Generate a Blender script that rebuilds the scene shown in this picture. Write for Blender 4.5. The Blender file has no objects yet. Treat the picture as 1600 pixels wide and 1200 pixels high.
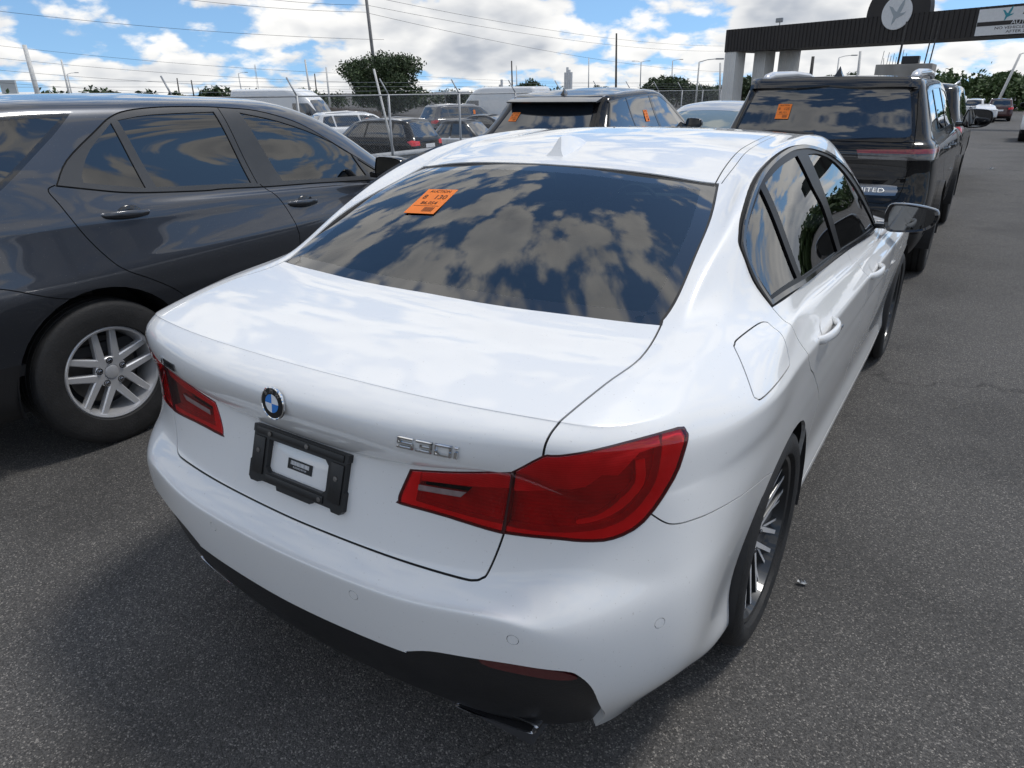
import bpy, bmesh, math, random
import numpy as np
from mathutils import Vector, Matrix, noise as mnoise
from mathutils.bvhtree import BVHTree
SC = bpy.context.scene
COL = SC.collection
R = math.radians
# ------------------------------------------------------------------ camera, world, sun, exposure
cam_d = bpy.data.cameras.new('camera')
cam = bpy.data.objects.new('camera', cam_d); COL.objects.link(cam)
cam_d.sensor_width = 36.0; cam_d.sensor_fit = 'HORIZONTAL'
cam_d.lens = 36.0 * 1096.0 / 1600.0
cam_d.clip_start = 0.05; cam_d.clip_end = 6000
def cam_matrix(loc, yaw, pitch, roll):
    cy, sy, cp, sp = math.cos(yaw), math.sin(yaw), math.cos(pitch), math.sin(pitch)
    f = Vector((-sy*cp, cy*cp, -sp)); r = Vector((cy, sy, 0)); u = r.cross(f)
    r2 = r*math.cos(roll) + u*math.sin(roll); u2 = u*math.cos(roll) - r*math.sin(roll)
    m = Matrix((r2, u2, -f)).transposed().to_4x4(); m.translation = loc
    return m
cam.matrix_world = cam_matrix(Vector((1.238, -1.944, 1.625)), R(33.28), R(22.67), R(-0.608))
SC.camera = cam
SUN_EL, SUN_AZ = R(62), R(42)            # azimuth measured clockwise from +Y
# world: daylight sky with broken cumulus, sun lamp, exposure
W = bpy.data.worlds.new('World'); SC.world = W; W.use_nodes = True
def build_world():
    nt = W.node_tree; N = nt.nodes; L = nt.links; N.clear()
    def nd(t, **k):
        n = N.new(t)
        for a, b in k.items(): setattr(n, a, b)
        return n
    def mth(op, a, b=None, c=None, clamp=False):
        n = nd('ShaderNodeMath', operation=op, use_clamp=clamp)
        for i, v in enumerate((a, b, c)):
            if v is None: continue
            if hasattr(v, 'is_linked') or hasattr(v, 'links'): L.new(v, n.inputs[i])
            else: n.inputs[i].default_value = v
        return n.outputs[0]
    def mrange(v, a, b, c, d, sm=True):
        n = nd('ShaderNodeMapRange', interpolation_type='SMOOTHSTEP' if sm else 'LINEAR')
        L.new(v, n.inputs[0]); 
        for i, q in enumerate((a,b,c,d)): n.inputs[i+1].default_value = q
        return n.outputs[0]
    out = nd('ShaderNodeOutputWorld')
    sky = nd('ShaderNodeTexSky', sky_type='NISHITA'); sky.sun_disc = False
    sky.sun_elevation = SUN_EL; sky.sun_rotation = SUN_AZ; sky.altitude = 10; sky.air_density = 1.0; sky.dust_density = .3; sky.ozone_density = 1.6
    tc = nd('ShaderNodeTexCoord'); sep = nd('ShaderNodeSeparateXYZ'); L.new(tc.outputs['Generated'], sep.inputs[0])
    x, y, z = sep.outputs; h = mth('MAXIMUM', z, 0.0)
    zz = mth('ADD', mth('MULTIPLY', h, .92), .17); cs = nd('ShaderNodeCombineXYZ'); L.new(x, cs.inputs[0]); L.new(y, cs.inputs[1]); L.new(zz, cs.inputs[2])
    nrm = nd('ShaderNodeVectorMath', operation='NORMALIZE'); L.new(cs.outputs[0], nrm.inputs[0]); L.new(nrm.outputs[0], sky.inputs['Vector'])
    # cloud space: the sphere of directions, drawn together towards the horizon
    k = mth('ADD', 1.0, mth('DIVIDE', .16, mth('ADD', h, .20)))
    def coords(dz, dx=0.0, dy=0.0):
        c = nd('ShaderNodeCombineXYZ')
        L.new(mth('ADD', mth('MULTIPLY', x, k), dx), c.inputs[0]); L.new(mth('ADD', mth('MULTIPLY', y, k), dy), c.inputs[1])
        L.new(mth('ADD', mth('MULTIPLY', h, mth('MULTIPLY', k, 1.7)), dz), c.inputs[2]); return c.outputs[0]
    def noise(v, sc, det, ro, dist=0.0):
        n = nd('ShaderNodeTexNoise', noise_dimensions='3D'); n.inputs['Scale'].default_value = sc; n.inputs['Detail'].default_value = det
        n.inputs['Roughness'].default_value = ro; n.inputs['Distortion'].default_value = dist; L.new(v, n.inputs['Vector']); return n.outputs[0]
    def puff(v, sc):
        n = nd('ShaderNodeTexVoronoi', feature='F1'); n.inputs['Scale'].default_value = sc; n.inputs['Detail'].default_value = 1.0; n.inputs['Roughness'].default_value = .5
        L.new(v, n.inputs['Vector']); return n.outputs['Distance']
    sd = CLOUD_SEED
    v0 = coords(sd[2], sd[0], sd[1]); v1 = coords(sd[2]+.075, sd[0], sd[1])
    w = nd('ShaderNodeTexNoise', noise_dimensions='3D'); w.inputs['Scale'].default_value = 14; w.inputs['Detail'].default_value = 2; L.new(v0, w.inputs['Vector'])
    def warp(v):
        wv = nd('ShaderNodeVectorMath', operation='MULTIPLY_ADD'); L.new(w.outputs['Color'], wv.inputs[0]); wv.inputs[1].default_value = (.06,.06,.06); L.new(v, wv.inputs[2]); return wv.outputs[0]
    f0 = noise(v0, 3.1, 8, .58); f1 = noise(v1, 3.1, 4, .54); p0 = puff(warp(v0), 9.0); p1 = puff(warp(coords(sd[2]+.03, sd[0], sd[1])), 9.0)
    n0 = mth('ADD', f0, mth('MULTIPLY', mth('SUBTRACT', .42, p0), .20))
    n1 = mth('ADD', f1, mth('MULTIPLY', mth('SUBTRACT', .42, p0), .20)); n2 = mth('ADD', f0, mth('MULTIPLY', mth('SUBTRACT', .42, p1), .20))
    bias = mrange(h, 0.0, .40, .158, .098, False)
    dens = mth('ADD', n0, bias)
    mask = mrange(dens, .490, .572, 0.0, 1.0)
    lit = mth('ADD', mth('MULTIPLY', mth('SUBTRACT', n0, n1), 2.2), mth('MULTIPLY', mth('SUBTRACT', n0, n2), 2.6))
    deep = mrange(dens, .57, .80, 0.0, .60)
    shade = mth('SUBTRACT', mth('ADD', lit, .84), deep)
    shade = mth('MINIMUM', mth('MAXIMUM', shade, .12), 1.0)
    ramp = nd('ShaderNodeMix', data_type='RGBA'); L.new(shade, ramp.inputs[0])
    ramp.inputs[6].default_value = (.36,.40,.47,1); ramp.inputs[7].default_value = (1.0,.985,.955,1)
    tn = nd('ShaderNodeMix', data_type='RGBA', blend_type='MULTIPLY'); tn.inputs[0].default_value = 1; L.new(sky.outputs[0], tn.inputs[6]); tn.inputs[7].default_value = (.84,1.0,1.06,1)
    bg1 = nd('ShaderNodeBackground'); L.new(tn.outputs[2], bg1.inputs[0]); bg1.inputs[1].default_value = SKY_STRENGTH
    bg2 = nd('ShaderNodeBackground'); L.new(ramp.outputs[2], bg2.inputs[0]); bg2.inputs[1].default_value = CLOUD_STRENGTH
    mx = nd('ShaderNodeMixShader'); L.new(mth('MULTIPLY', mask, .97), mx.inputs[0]); L.new(bg1.outputs[0], mx.inputs[1]); L.new(bg2.outputs[0], mx.inputs[2])
    L.new(mx.outputs[0], out.inputs[0])
SKY_STRENGTH, CLOUD_STRENGTH, CLOUD_SEED = .155, 1.04, (5.4,6.6,2.2)
build_world()
W.cycles.sampling_method = 'MANUAL'; W.cycles.sample_map_resolution = 512
sun_d = bpy.data.lights.new('sun', 'SUN'); sun_d.energy = 2.0; sun_d.angle = R(11); sun_d.color = (1.0,.96,.9)
sun = bpy.data.objects.new('sun', sun_d); COL.objects.link(sun)
sun.rotation_euler = Vector((math.sin(SUN_AZ)*math.cos(SUN_EL), math.cos(SUN_AZ)*math.cos(SUN_EL), math.sin(SUN_EL))).to_track_quat('Z','Y').to_euler()
vs = SC.view_settings; vs.view_transform = 'Standard'; vs.look = 'None'; vs.exposure = 0.04; vs.gamma = 1.0; vs.use_curve_mapping = False
SC.cycles.max_bounces = 8; SC.cycles.transparent_max_bounces = 12; SC.cycles.caustics_reflective = False; SC.cycles.caustics_refractive = False
SC.cycles.use_denoising = True
# ------------------------------------------------------------------ helpers: object plumbing
def link(o, parent=None):
    COL.objects.link(o)
    if parent is not None: o.parent = parent
    return o
def empty(name, loc=(0,0,0), rz=0.0, label=None, cat=None, group=None):
    o = bpy.data.objects.new(name, None); o.location = loc; o.rotation_euler = (0,0,rz)
    o.empty_display_size = .1
    link(o); return tag(o, label, cat, group)
def tag(o, label=None, cat=None, group=None, kind=None):
    if o is None: return o
    if label: o['label'] = label
    if cat: o['category'] = cat
    if group: o['group'] = group
    if kind: o['kind'] = kind
    return o
def mesh_obj(name, V, F, mat, parent=None, smooth=True, mats=None, fmat=None, normals=None):
    me = bpy.data.meshes.new(name)
    me.from_pydata([tuple(map(float, v)) for v in V], [], [tuple(map(int, f)) for f in F])
    for m in (mats or [mat]): me.materials.append(m)
    if fmat is not None: me.polygons.foreach_set('material_index', fmat)
    me.polygons.foreach_set('use_smooth', [bool(smooth)]*len(me.polygons))
    me.update()
    if normals is not None: me.normals_split_custom_set([tuple(n) for n in normals])
    o = bpy.data.objects.new(name, me); return link(o, parent)
def auto_smooth(o, ang=35):
    me = o.data; me.polygons.foreach_set('use_smooth', [True]*len(me.polygons))
    try: me.set_sharp_from_angle(angle=R(ang))
    except Exception: pass
    return o
class MB:
    """collects simple shapes into one mesh"""
    def __init__(s): s.V = []; s.F = []; s.M = []
    def add(s, V, F, m=0):
        b = len(s.V); s.V += [tuple(v) for v in V]; s.F += [tuple(i+b for i in f) for f in F]; s.M += [m]*len(F); return s
    def box(s, x0, x1, y0, y1, z0, z1, m=0, mat=None):
        V = [Vector((x,y,z)) for z in (z0,z1) for y in (y0,y1) for x in (x0,x1)]
        if mat is not None: V = [mat @ v for v in V]
        return s.add(V, [(0,2,3,1),(4,5,7,6),(0,1,5,4),(2,6,7,3),(0,4,6,2),(1,3,7,5)], m)
    def bbox(s, x0, x1, y0, y1, z0, z1, b=.02, m=0, mat=None):
        bm = bmesh.new(); bmesh.ops.create_cube(bm, size=1)
        for v in bm.verts: v.co = Vector(((x0+x1)/2+v.co.x*(x1-x0), (y0+y1)/2+v.co.y*(y1-y0), (z0+z1)/2+v.co.z*(z1-z0)))
        bmesh.ops.bevel(bm, geom=bm.edges[:], offset=b, segments=2, affect='EDGES', profile=.6)
        if mat is not None:
            for v in bm.verts: v.co = mat @ v.co
        bm.verts.index_update(); s.add([v.co.copy() for v in bm.verts], [[v.index for v in f.verts] for f in bm.faces], m); bm.free(); return s
    def lathe(s, prof, axis_pt=(0,0,0), n=32, axis='x', m=0, a0=0.0, a1=None, closed=False):
        """prof: list of (offset along axis, radius)"""
        full = a1 is None; a1 = a0+2*math.pi if full else a1
        V = []; F = []; cx, cy, cz = axis_pt; k = len(prof); nn = n if full else n+1
        for i in range(nn):
            a = a0+(a1-a0)*i/n; c, d = math.cos(a), math.sin(a)
            for (u, r) in prof:
                if axis == 'x': V.append((cx+u, cy+r*c, cz+r*d))
                elif axis == 'y': V.append((cx+r*c, cy+u, cz+r*d))
                else: V.append((cx+r*c, cy+r*d, cz+u))
        for i in range(n):
            j = (i+1) % nn
            for q in range(k-1 if not closed else k):
                q2 = (q+1) % k; F.append((i*k+q, i*k+q2, j*k+q2, j*k+q))
        return s.add(V, F, m)
    def tube(s, pts, rad, n=8, m=0, caps=True):
        pts = [Vector(tuple(p)) for p in pts]; rr = rad if isinstance(rad, (list, tuple)) else [rad]*len(pts)
        V = []; F = []; up = None
        for i, p in enumerate(pts):
            t = (pts[min(i+1,len(pts)-1)]-pts[max(i-1,0)]).normalized()
            if up is None: up = t.orthogonal().normalized()
            up = (up - t*up.dot(t)); up = up.normalized() if up.length > 1e-6 else t.orthogonal().normalized()
            w = t.cross(up)
            for k in range(n):
                a = 2*math.pi*k/n; V.append(p + (up*math.cos(a)+w*math.sin(a))*rr[i])
        for i in range(len(pts)-1):
            for k in range(n):
                k2 = (k+1) % n; F.append((i*n+k, i*n+k2, (i+1)*n+k2, (i+1)*n+k))
        if caps: F.append(tuple(range(n-1,-1,-1))); F.append(tuple((len(pts)-1)*n+k for k in range(n)))
        return s.add(V, F, m)
    def prism(s, poly, z0, z1, mat=None, m=0):
        """closed 2d polygon extruded along z, then transformed"""
        n = len(poly); V = [Vector((x,y,z0)) for x,y in poly]+[Vector((x,y,z1)) for x,y in poly]
        if mat is not None: V = [mat @ v for v in V]
        F = [tuple(range(n-1,-1,-1)), tuple(range(n,2*n))]+[(i,(i+1)%n,n+(i+1)%n,n+i) for i in range(n)]
        return s.add(V, F, m)
    def build(s, name, mats, parent=None, smooth=False, ang=None):
        mats = mats if isinstance(mats, (list,tuple)) else [mats]
        o = mesh_obj(name, s.V, s.F, None, parent, smooth, mats=mats, fmat=s.M)
        if ang: auto_smooth(o, ang)
        return o
def copy_tree(o, parent=None):
    c = o.copy(); COL.objects.link(c); c.parent = parent
    for ch in list(o.children): copy_tree(ch, c)
    return c
# ------------------------------------------------------------------ body shells
def limit_positions(V, F, nb):
    pass
def shell_mesh(st, iters=6, level=3, roof=None):
    """st[j][k] = (x,y,z): station j runs from the rear centre line round the right side to the front centre line, ring k
    from the bottom edge up to the roof edge. Returns vertices, normals and quads of the smooth surface (both sides)."""
    st = np.array(st, float); N = len(st)-1; K = st.shape[1]
    V = []; idx = {}
    def vid(p):
        V.append(p); return len(V)-1
    G = [[vid(st[j][k]) for k in range(K)] for j in range(N+1)]
    F = []
    for j in range(N):
        for k in range(K-1): F.append((G[j][k], G[j+1][k], G[j+1][k+1], G[j][k+1]))
    rows = N-6; T = [g[-1] for g in G]; grid = []
    for r in range(rows+1):
        row = []
        for c in range(4):
            if r == 0: row.append(T[c])
            elif r == rows: row.append(T[N-c])
            elif c == 3: row.append(T[3+r])
            else:
                e = st[3+r][-1]; f = c/3
                a = st[0][-1]; b = st[N][-1]; s3 = st[3][-1]; sN = st[N-3][-1]
                t = (e[1]-s3[1])/(sN[1]-s3[1]); yc = a[1]+(b[1]-a[1])*t
                x = e[0]*f; y = yc+(e[1]-yc)*f**2
                zc = roof(yc) if roof else e[2]+.05
                row.append(vid(np.array((x, y, zc+(e[2]-zc)*f**2.2))))
        grid.append(row)
    for r in range(rows):
        for c in range(3): F.append((grid[r][c], grid[r][c+1], grid[r+1][c+1], grid[r+1][c]))
    V = np.array(V); n = len(V)
    on = np.abs(V[:,0]) < 1e-6
    mir = np.where(on, np.arange(n), -1); extra = np.where(~on)[0]; mir[extra] = n+np.arange(len(extra))
    V2 = np.vstack([V, V[extra]*[-1,1,1]])
    F2 = [tuple(f) for f in F]+[tuple(mir[i] for i in f)[::-1] for f in F]
    m = len(V2)
    # neighbour tables for limit positions
    en = [set() for _ in range(m)]; fn = [[] for _ in range(m)]; ec = {}
    for f in F2:
        for a in range(4):
            u, v, w, x = f[a], f[(a+1)%4], f[(a+2)%4], f[(a+3)%4]
            en[u].add(v); en[u].add(x); fn[u].append(w)
            e = (min(u,v), max(u,v)); ec[e] = ec.get(e,0)+1
    bnb = [[] for _ in range(m)]
    for (u,v), c in ec.items():
        if c == 1: bnb[u].append(v); bnb[v].append(u)
    W = np.zeros((m,m))
    for i in range(m):
        if bnb[i]:
            W[i,i] += 4/6
            for q in bnb[i][:2]: W[i,q] += 1/6
        else:
            k = len(en[i]); W[i,i] = k*k/(k*(k+5))
            for q in en[i]: W[i,q] += 4/(k*(k+5))
            for q in fn[i]: W[i,q] += 1/(k*(k+5))
    P = V2.copy()
    for _ in range(iters): P = P+.8*(V2-W@P)
    me = bpy.data.meshes.new('tmp'); me.from_pydata([tuple(p) for p in P], [], [tuple(map(int,f)) for f in F2])
    o = bpy.data.objects.new('tmp', me); COL.objects.link(o)
    md = o.modifiers.new('s', 'SUBSURF'); md.levels = level; md.render_levels = level; md.subdivision_type = 'CATMULL_CLARK'
    dg = bpy.context.evaluated_depsgraph_get(); ev = o.evaluated_get(dg); me2 = ev.to_mesh()
    nv = len(me2.vertices); A = np.empty(nv*3); me2.vertices.foreach_get('co', A); A = A.reshape(-1,3)
    B = np.empty(nv*3); me2.vertex_normals.foreach_get('vector', B); B = B.reshape(-1,3)
    Q = [tuple(pl.vertices) for pl in me2.polygons]
    ev.to_mesh_clear(); bpy.data.objects.remove(o); bpy.data.meshes.remove(me)
    if B[np.argmax(A[:,2]),2] < 0: B = -B; Q = [q[::-1] for q in Q]
    return A, B, Q
def smooth_curve(pts, per=6, closed=False):
    """Catmull-Rom through the points; a point given twice in a row is a corner"""
    pts = [np.array(p, float) for p in pts]; n = len(pts); out = []
    segs = n if closed else n-1
    for i in range(segs):
        p1, p2 = pts[i], pts[(i+1)%n]
        if np.linalg.norm(p2-p1) < 1e-9: continue
        p0 = pts[(i-1)%n] if (closed or i > 0) else p1
        p3 = pts[(i+2)%n] if (closed or i+2 < n) else p2
        if np.linalg.norm(p0-p1) < 1e-9: p0 = p1-(p2-p1)*.5
        if np.linalg.norm(p3-p2) < 1e-9: p3 = p2+(p2-p1)*.5
        for q in range(per):
            t = q/per
            out.append(.5*((2*p1)+(-p0+p2)*t+(2*p0-5*p1+4*p2-p3)*t*t+(-p0+3*p1-3*p2+p3)*t**3))
    if not closed: out.append(pts[-1])
    return np.array(out)
def in_poly(x, y, poly):
    c = False; n = len(poly); j = n-1
    for i in range(n):
        xi, yi = poly[i]; xj, yj = poly[j]
        if (yi > y) != (yj > y) and x < (xj-xi)*(y-yi)/(yj-yi)+xi: c = not c
        j = i
    return c
def in_poly_many(xs, ys, poly):
    X = np.asarray(xs); Y = np.asarray(ys); P = np.asarray(poly); c = np.zeros(len(X), bool)
    for i in range(len(P)):
        xi, yi = P[i]; xj, yj = P[i-1]
        if yi == yj: continue
        c ^= ((yi > Y) != (yj > Y)) & (X < (xj-xi)*(Y-yi)/(yj-yi)+xi)
    return c
def offset2(P, d, closed):
    P = np.asarray(P); n = len(P); out = []
    for i in range(n):
        a = P[(i-1)%n] if (closed or i > 0) else P[i]; b = P[(i+1)%n] if (closed or i < n-1) else P[i]
        t1 = P[i]-a; t2 = b-P[i]
        l1, l2 = np.linalg.norm(t1), np.linalg.norm(t2)
        t1 = t1/l1 if l1 > 1e-9 else t2/l2; t2 = t2/l2 if l2 > 1e-9 else t1
        n1 = np.array((-t1[1], t1[0])); n2 = np.array((-t2[1], t2[0])); mm = n1+n2; l = np.linalg.norm(mm)
        mm = mm/l if l > 1e-6 else n1; k = max(.5, mm@n1); out.append(P[i]+mm*d/k)
    return np.array(out)
def clean2(P, closed, tol=1e-4):
    out = []; P = np.asarray(P, float)
    for q in P:
        if not out or np.linalg.norm(q-out[-1]) > tol: out.append(q)
    if closed and len(out) > 2 and np.linalg.norm(out[0]-out[-1]) < tol: out.pop()
    return np.array(out)
class Shell:
    def __init__(s, A, B, Q):
        """keeps the right half (x >= 0)"""
        s.bm = bmesh.new(); s.L = s.bm.verts.layers.float_vector.new('sn')
        keep = [q for q in Q if A[list(q),0].mean() > 0]
        used = sorted({i for q in keep for i in q}); mp = {}
        for i in used:
            v = s.bm.verts.new(A[i]); v[s.L] = B[i]; mp[i] = v
        s.T = s.bm.faces.layers.int.new('tag')
        for q in keep: s.bm.faces.new([mp[i] for i in q])
        s.bm.normal_update(); s.names = ['body']
    def axes(s, d):
        d = Vector(d).normalized()                       # direction pointing OUT of the surface towards the viewer
        up = Vector((0,0,1)) if abs(d.z) < .9 else Vector((0,1,0))
        a = up.cross(d).normalized(); b = d.cross(a); return a, b, d
    def to2(s, pts, d):
        a, b, _ = s.axes(d); P = np.asarray(pts, float); return np.c_[P@np.array(a), P@np.array(b)]
    def cut(s, P, d, closed, filt=None, face=.05):
        a, b, dd = s.axes(d); P = clean2(np.asarray(P), closed)
        lo = P.min(0)-.02; hi = P.max(0)+.02
        cand = []
        for f in s.bm.faces:
            c = f.calc_center_median(); u, v = c.dot(a), c.dot(b)
            if lo[0]-.1 < u < hi[0]+.1 and lo[1]-.1 < v < hi[1]+.1:
                nn = Vector(f.verts[0][s.L])
                if nn.dot(dd) > face and (filt is None or filt(c)): cand.append(f)
        n = len(P); CS = .03; grid = {}
        def put(f):
            us = [v.co.dot(a) for v in f.verts]; ws = [v.co.dot(b) for v in f.verts]
            for gi in range(int(math.floor(min(us)/CS)), int(math.floor(max(us)/CS))+1):
                for gj in range(int(math.floor(min(ws)/CS)), int(math.floor(max(ws)/CS))+1): grid.setdefault((gi,gj), []).append(f)
        for f in cand: put(f)
        for i in range(n if closed else n-1):
            p, q = P[i], P[(i+1)%n]; t = q-p; l = np.linalg.norm(t)
            if l < 1e-6: continue
            t = t/l; tx, ty = float(t[0]), float(t[1]); px, py = float(p[0]), float(p[1])
            cells = set(); ns = max(1, int(l/(CS*.4)))
            for k in range(ns+1):
                gi = math.floor((px+tx*l*k/ns)/CS); gj = math.floor((py+ty*l*k/ns)/CS)
                for di in (-1,0,1):
                    for dj in (-1,0,1): cells.add((gi+di, gj+dj))
            near = set()
            for c in cells: near.update(grid.get(c, ()))
            hit = []; es = set(); zc = {}
            def sz(v):
                k = zc.get(v)
                if k is None:
                    u, w = v.co.dot(a)-px, v.co.dot(b)-py; k = zc[v] = (u*tx+w*ty, -u*ty+w*tx)
                return k
            for f in near:
                if not f.is_valid: continue
                S = [sz(v) for v in f.verts]; zs = [z for _,z in S]
                if min(zs) > -3e-5 or max(zs) < 3e-5: continue
                ts = []
                for k in range(len(S)):
                    (t0,z0),(t1,z1) = S[k-1], S[k]
                    if (z0 < 0) != (z1 < 0): ts.append(t0+(t1-t0)*(-z0)/(z1-z0))
                if ts and min(ts) < l+1e-5 and max(ts) > -1e-5: hit.append(f)
            for f in hit: es.update(f.edges)
            for e in es:
                v0, v1 = e.verts; z0, z1 = sz(v0)[1], sz(v1)[1]
                if (z0 < -3e-5 and z1 > 3e-5) or (z0 > 3e-5 and z1 < -3e-5):
                    _, nv = bmesh.utils.edge_split(e, v0, z0/(z0-z1)); zc[nv] = (0.0, 0.0)
            for f in hit:
                on_ = [v for v in f.verts if abs(sz(v)[1]) <= 3e-5]
                if len(on_) < 2: continue
                v0, v1 = on_[0], on_[-1]
                if len(on_) > 2: v0, v1 = min(on_, key=lambda v: sz(v)[0]), max(on_, key=lambda v: sz(v)[0])
                if any(v1 in e.verts for e in v0.link_edges): continue
                try: nf, _ = bmesh.utils.face_split(f, v0, v1)
                except ValueError: continue
                if nf is not None: nf[s.T] = f[s.T]; put(nf)
    def tid(s, name):
        if name not in s.names: s.names.append(name)
        return s.names.index(name)
    def assign(s, name, P, d, filt=None, only=None, hole=None, face=.05):
        a, b, dd = s.axes(d); k = s.tid(name); P = [tuple(p) for p in P]
        H = [tuple(p) for p in hole] if hole is not None else None
        xs = [p[0] for p in P]; ys = [p[1] for p in P]; x0, x1, y0, y1 = min(xs), max(xs), min(ys), max(ys)
        ok = None if only is None else {s.tid(o) for o in only}
        sel = []; us = []; vs_ = []
        for f in s.bm.faces:
            if ok is not None and f[s.T] not in ok: continue
            c = f.calc_center_median(); u, v = c.dot(a), c.dot(b)
            if x0 <= u <= x1 and y0 <= v <= y1 and Vector(f.verts[0][s.L]).dot(dd) > face and (filt is None or filt(c)):
                sel.append(f); us.append(u); vs_.append(v)
        if not sel: return
        m = in_poly_many(us, vs_, P)
        if H is not None: m &= ~in_poly_many(us, vs_, H)
        for f, q in zip(sel, m):
            if q: f[s.T] = k
    def fill(s, name, pts, d, filt=None, only=('body',), cut=True, two=False, face=.05):
        P = pts if two else s.to2(pts, d)
        if cut: s.cut(P, d, True, filt, face)
        s.assign(name, P, d, filt, only, None, face)
    def ring(s, name, pts, d, wout, win, filt=None, only=('body',), two=False, face=.05):
        P = clean2(pts if two else s.to2(pts, d), True)
        ar = .5*sum(P[i-1][0]*P[i][1]-P[i][0]*P[i-1][1] for i in range(len(P)))
        if ar < 0: P = P[::-1]
        o = offset2(P, -wout, True); i = offset2(P, win, True)
        s.cut(o, d, True, filt, face); s.cut(i, d, True, filt, face)
        s.assign(name, o, d, filt, only, i, face)
        return i
    def strip(s, name, pts, d, w, filt=None, only=('body',), two=False, face=.05):
        P = clean2(pts if two else s.to2(pts, d), False)
        l = offset2(P, w/2, False); r = offset2(P, -w/2, False)
        Q = np.vstack([l, r[::-1]])
        s.cut(Q, d, True, filt, face); s.assign(name, Q, d, filt, only, None, face)
    def refit(s, tags, axis, deg=4):
        """smooths a pane onto one polynomial surface"""
        ks = {s.tid(t) for t in tags}; vs = {v for f in s.bm.faces if f[s.T] in ks for v in f.verts}
        if not vs: return
        vs = list(vs); P = np.array([v.co for v in vs]); u, w = [(1,2),(0,2),(0,1)][axis]; sym = axis != 0
        U = P[:,u]; V_ = P[:,w]; mu, mv = (0.0 if sym else U.mean()), V_.mean(); U = U-mu; V_ = V_-mv
        ex = [(i,j) for i in range(0, deg+1) for j in range(deg+1-i) if not (sym and i % 2)]
        Am = np.stack([U**i*V_**j for i,j in ex], 1); c, *_ = np.linalg.lstsq(Am, P[:,axis], rcond=None)
        val = Am@c; du = sum(k*i*U**max(i-1,0)*V_**j for k,(i,j) in zip(c,ex)); dv = sum(k*j*U**i*V_**max(j-1,0) for k,(i,j) in zip(c,ex))
        for q, v in enumerate(vs):
            v.co[axis] = val[q]; nn = [0,0,0]; nn[axis] = 1; old = Vector(v[s.L]); nn[u] = -(du[q] if np.ndim(du) else 0); nn[w] = -(dv[q] if np.ndim(dv) else 0); nv_ = Vector(nn).normalized(); v[s.L] = nv_ if nv_.dot(old) > 0 else -nv_
    def extract(s, name, off=0.0, skirt=0.0, sides='both', skirt_filter=None):
        """returns V, F, loop normals. sides: 'both' joins the mirrored half, 'r' right, 'l' left"""
        k = s.tid(name); fs = [f for f in s.bm.faces if f[s.T] == k]
        V = []; F = []; NL = []; mp = {}; vn = []
        ecount = {}
        for f in fs:
            ids = []
            for v in f.verts:
                if v not in mp:
                    nn = Vector(v[s.L]); nn = nn.normalized() if nn.length > 1e-6 else f.normal
                    mp[v] = len(V); V.append(v.co+nn*off); vn.append(nn)
                ids.append(mp[v])
            F.append(tuple(ids)); NL += [vn[i] for i in ids]
            for a in range(len(ids)):
                e = (ids[a], ids[(a+1)%len(ids)]); ecount[e] = 1
        if skirt > 0:
            low = {}
            for (a,b) in list(ecount):
                if (b,a) in ecount: continue
                if abs(V[a].x) < 2e-4 and abs(V[b].x) < 2e-4: continue
                if skirt_filter and not skirt_filter(V[a]): continue
                for q in (a,b):
                    if q not in low: low[q] = len(V); V.append(V[q]-vn[q]*skirt); vn.append(vn[q])
                e = V[b]-V[a]; fnm = e.cross(-vn[a]); fnm = fnm.normalized() if fnm.length > 1e-9 else vn[a]
                F.append((b, a, low[a], low[b])); NL += [-fnm]*4
        V = [Vector(v) for v in V]
        if sides == 'r': return V, F, NL
        VM = [Vector((-v.x,v.y,v.z)) for v in V]; FM = [f[::-1] for f in F]
        NM = []; i = 0
        for f in F:
            ns = NL[i:i+len(f)]; i += len(f); NM += [Vector((-q.x,q.y,q.z)) for q in ns[::-1]]
        if sides == 'l': return VM, FM, NM
        n = len(V); return V+VM, F+[tuple(x+n for x in f) for f in FM], NL+NM
    def obj(s, tagname, name, mat, parent, off=0.0, skirt=0.0, sides='both', **kw):
        V, F, N = s.extract(tagname, off, skirt, sides, **kw)
        if not F: return None
        return mesh_obj(name, V, F, mat, parent, True, normals=N)
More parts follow.
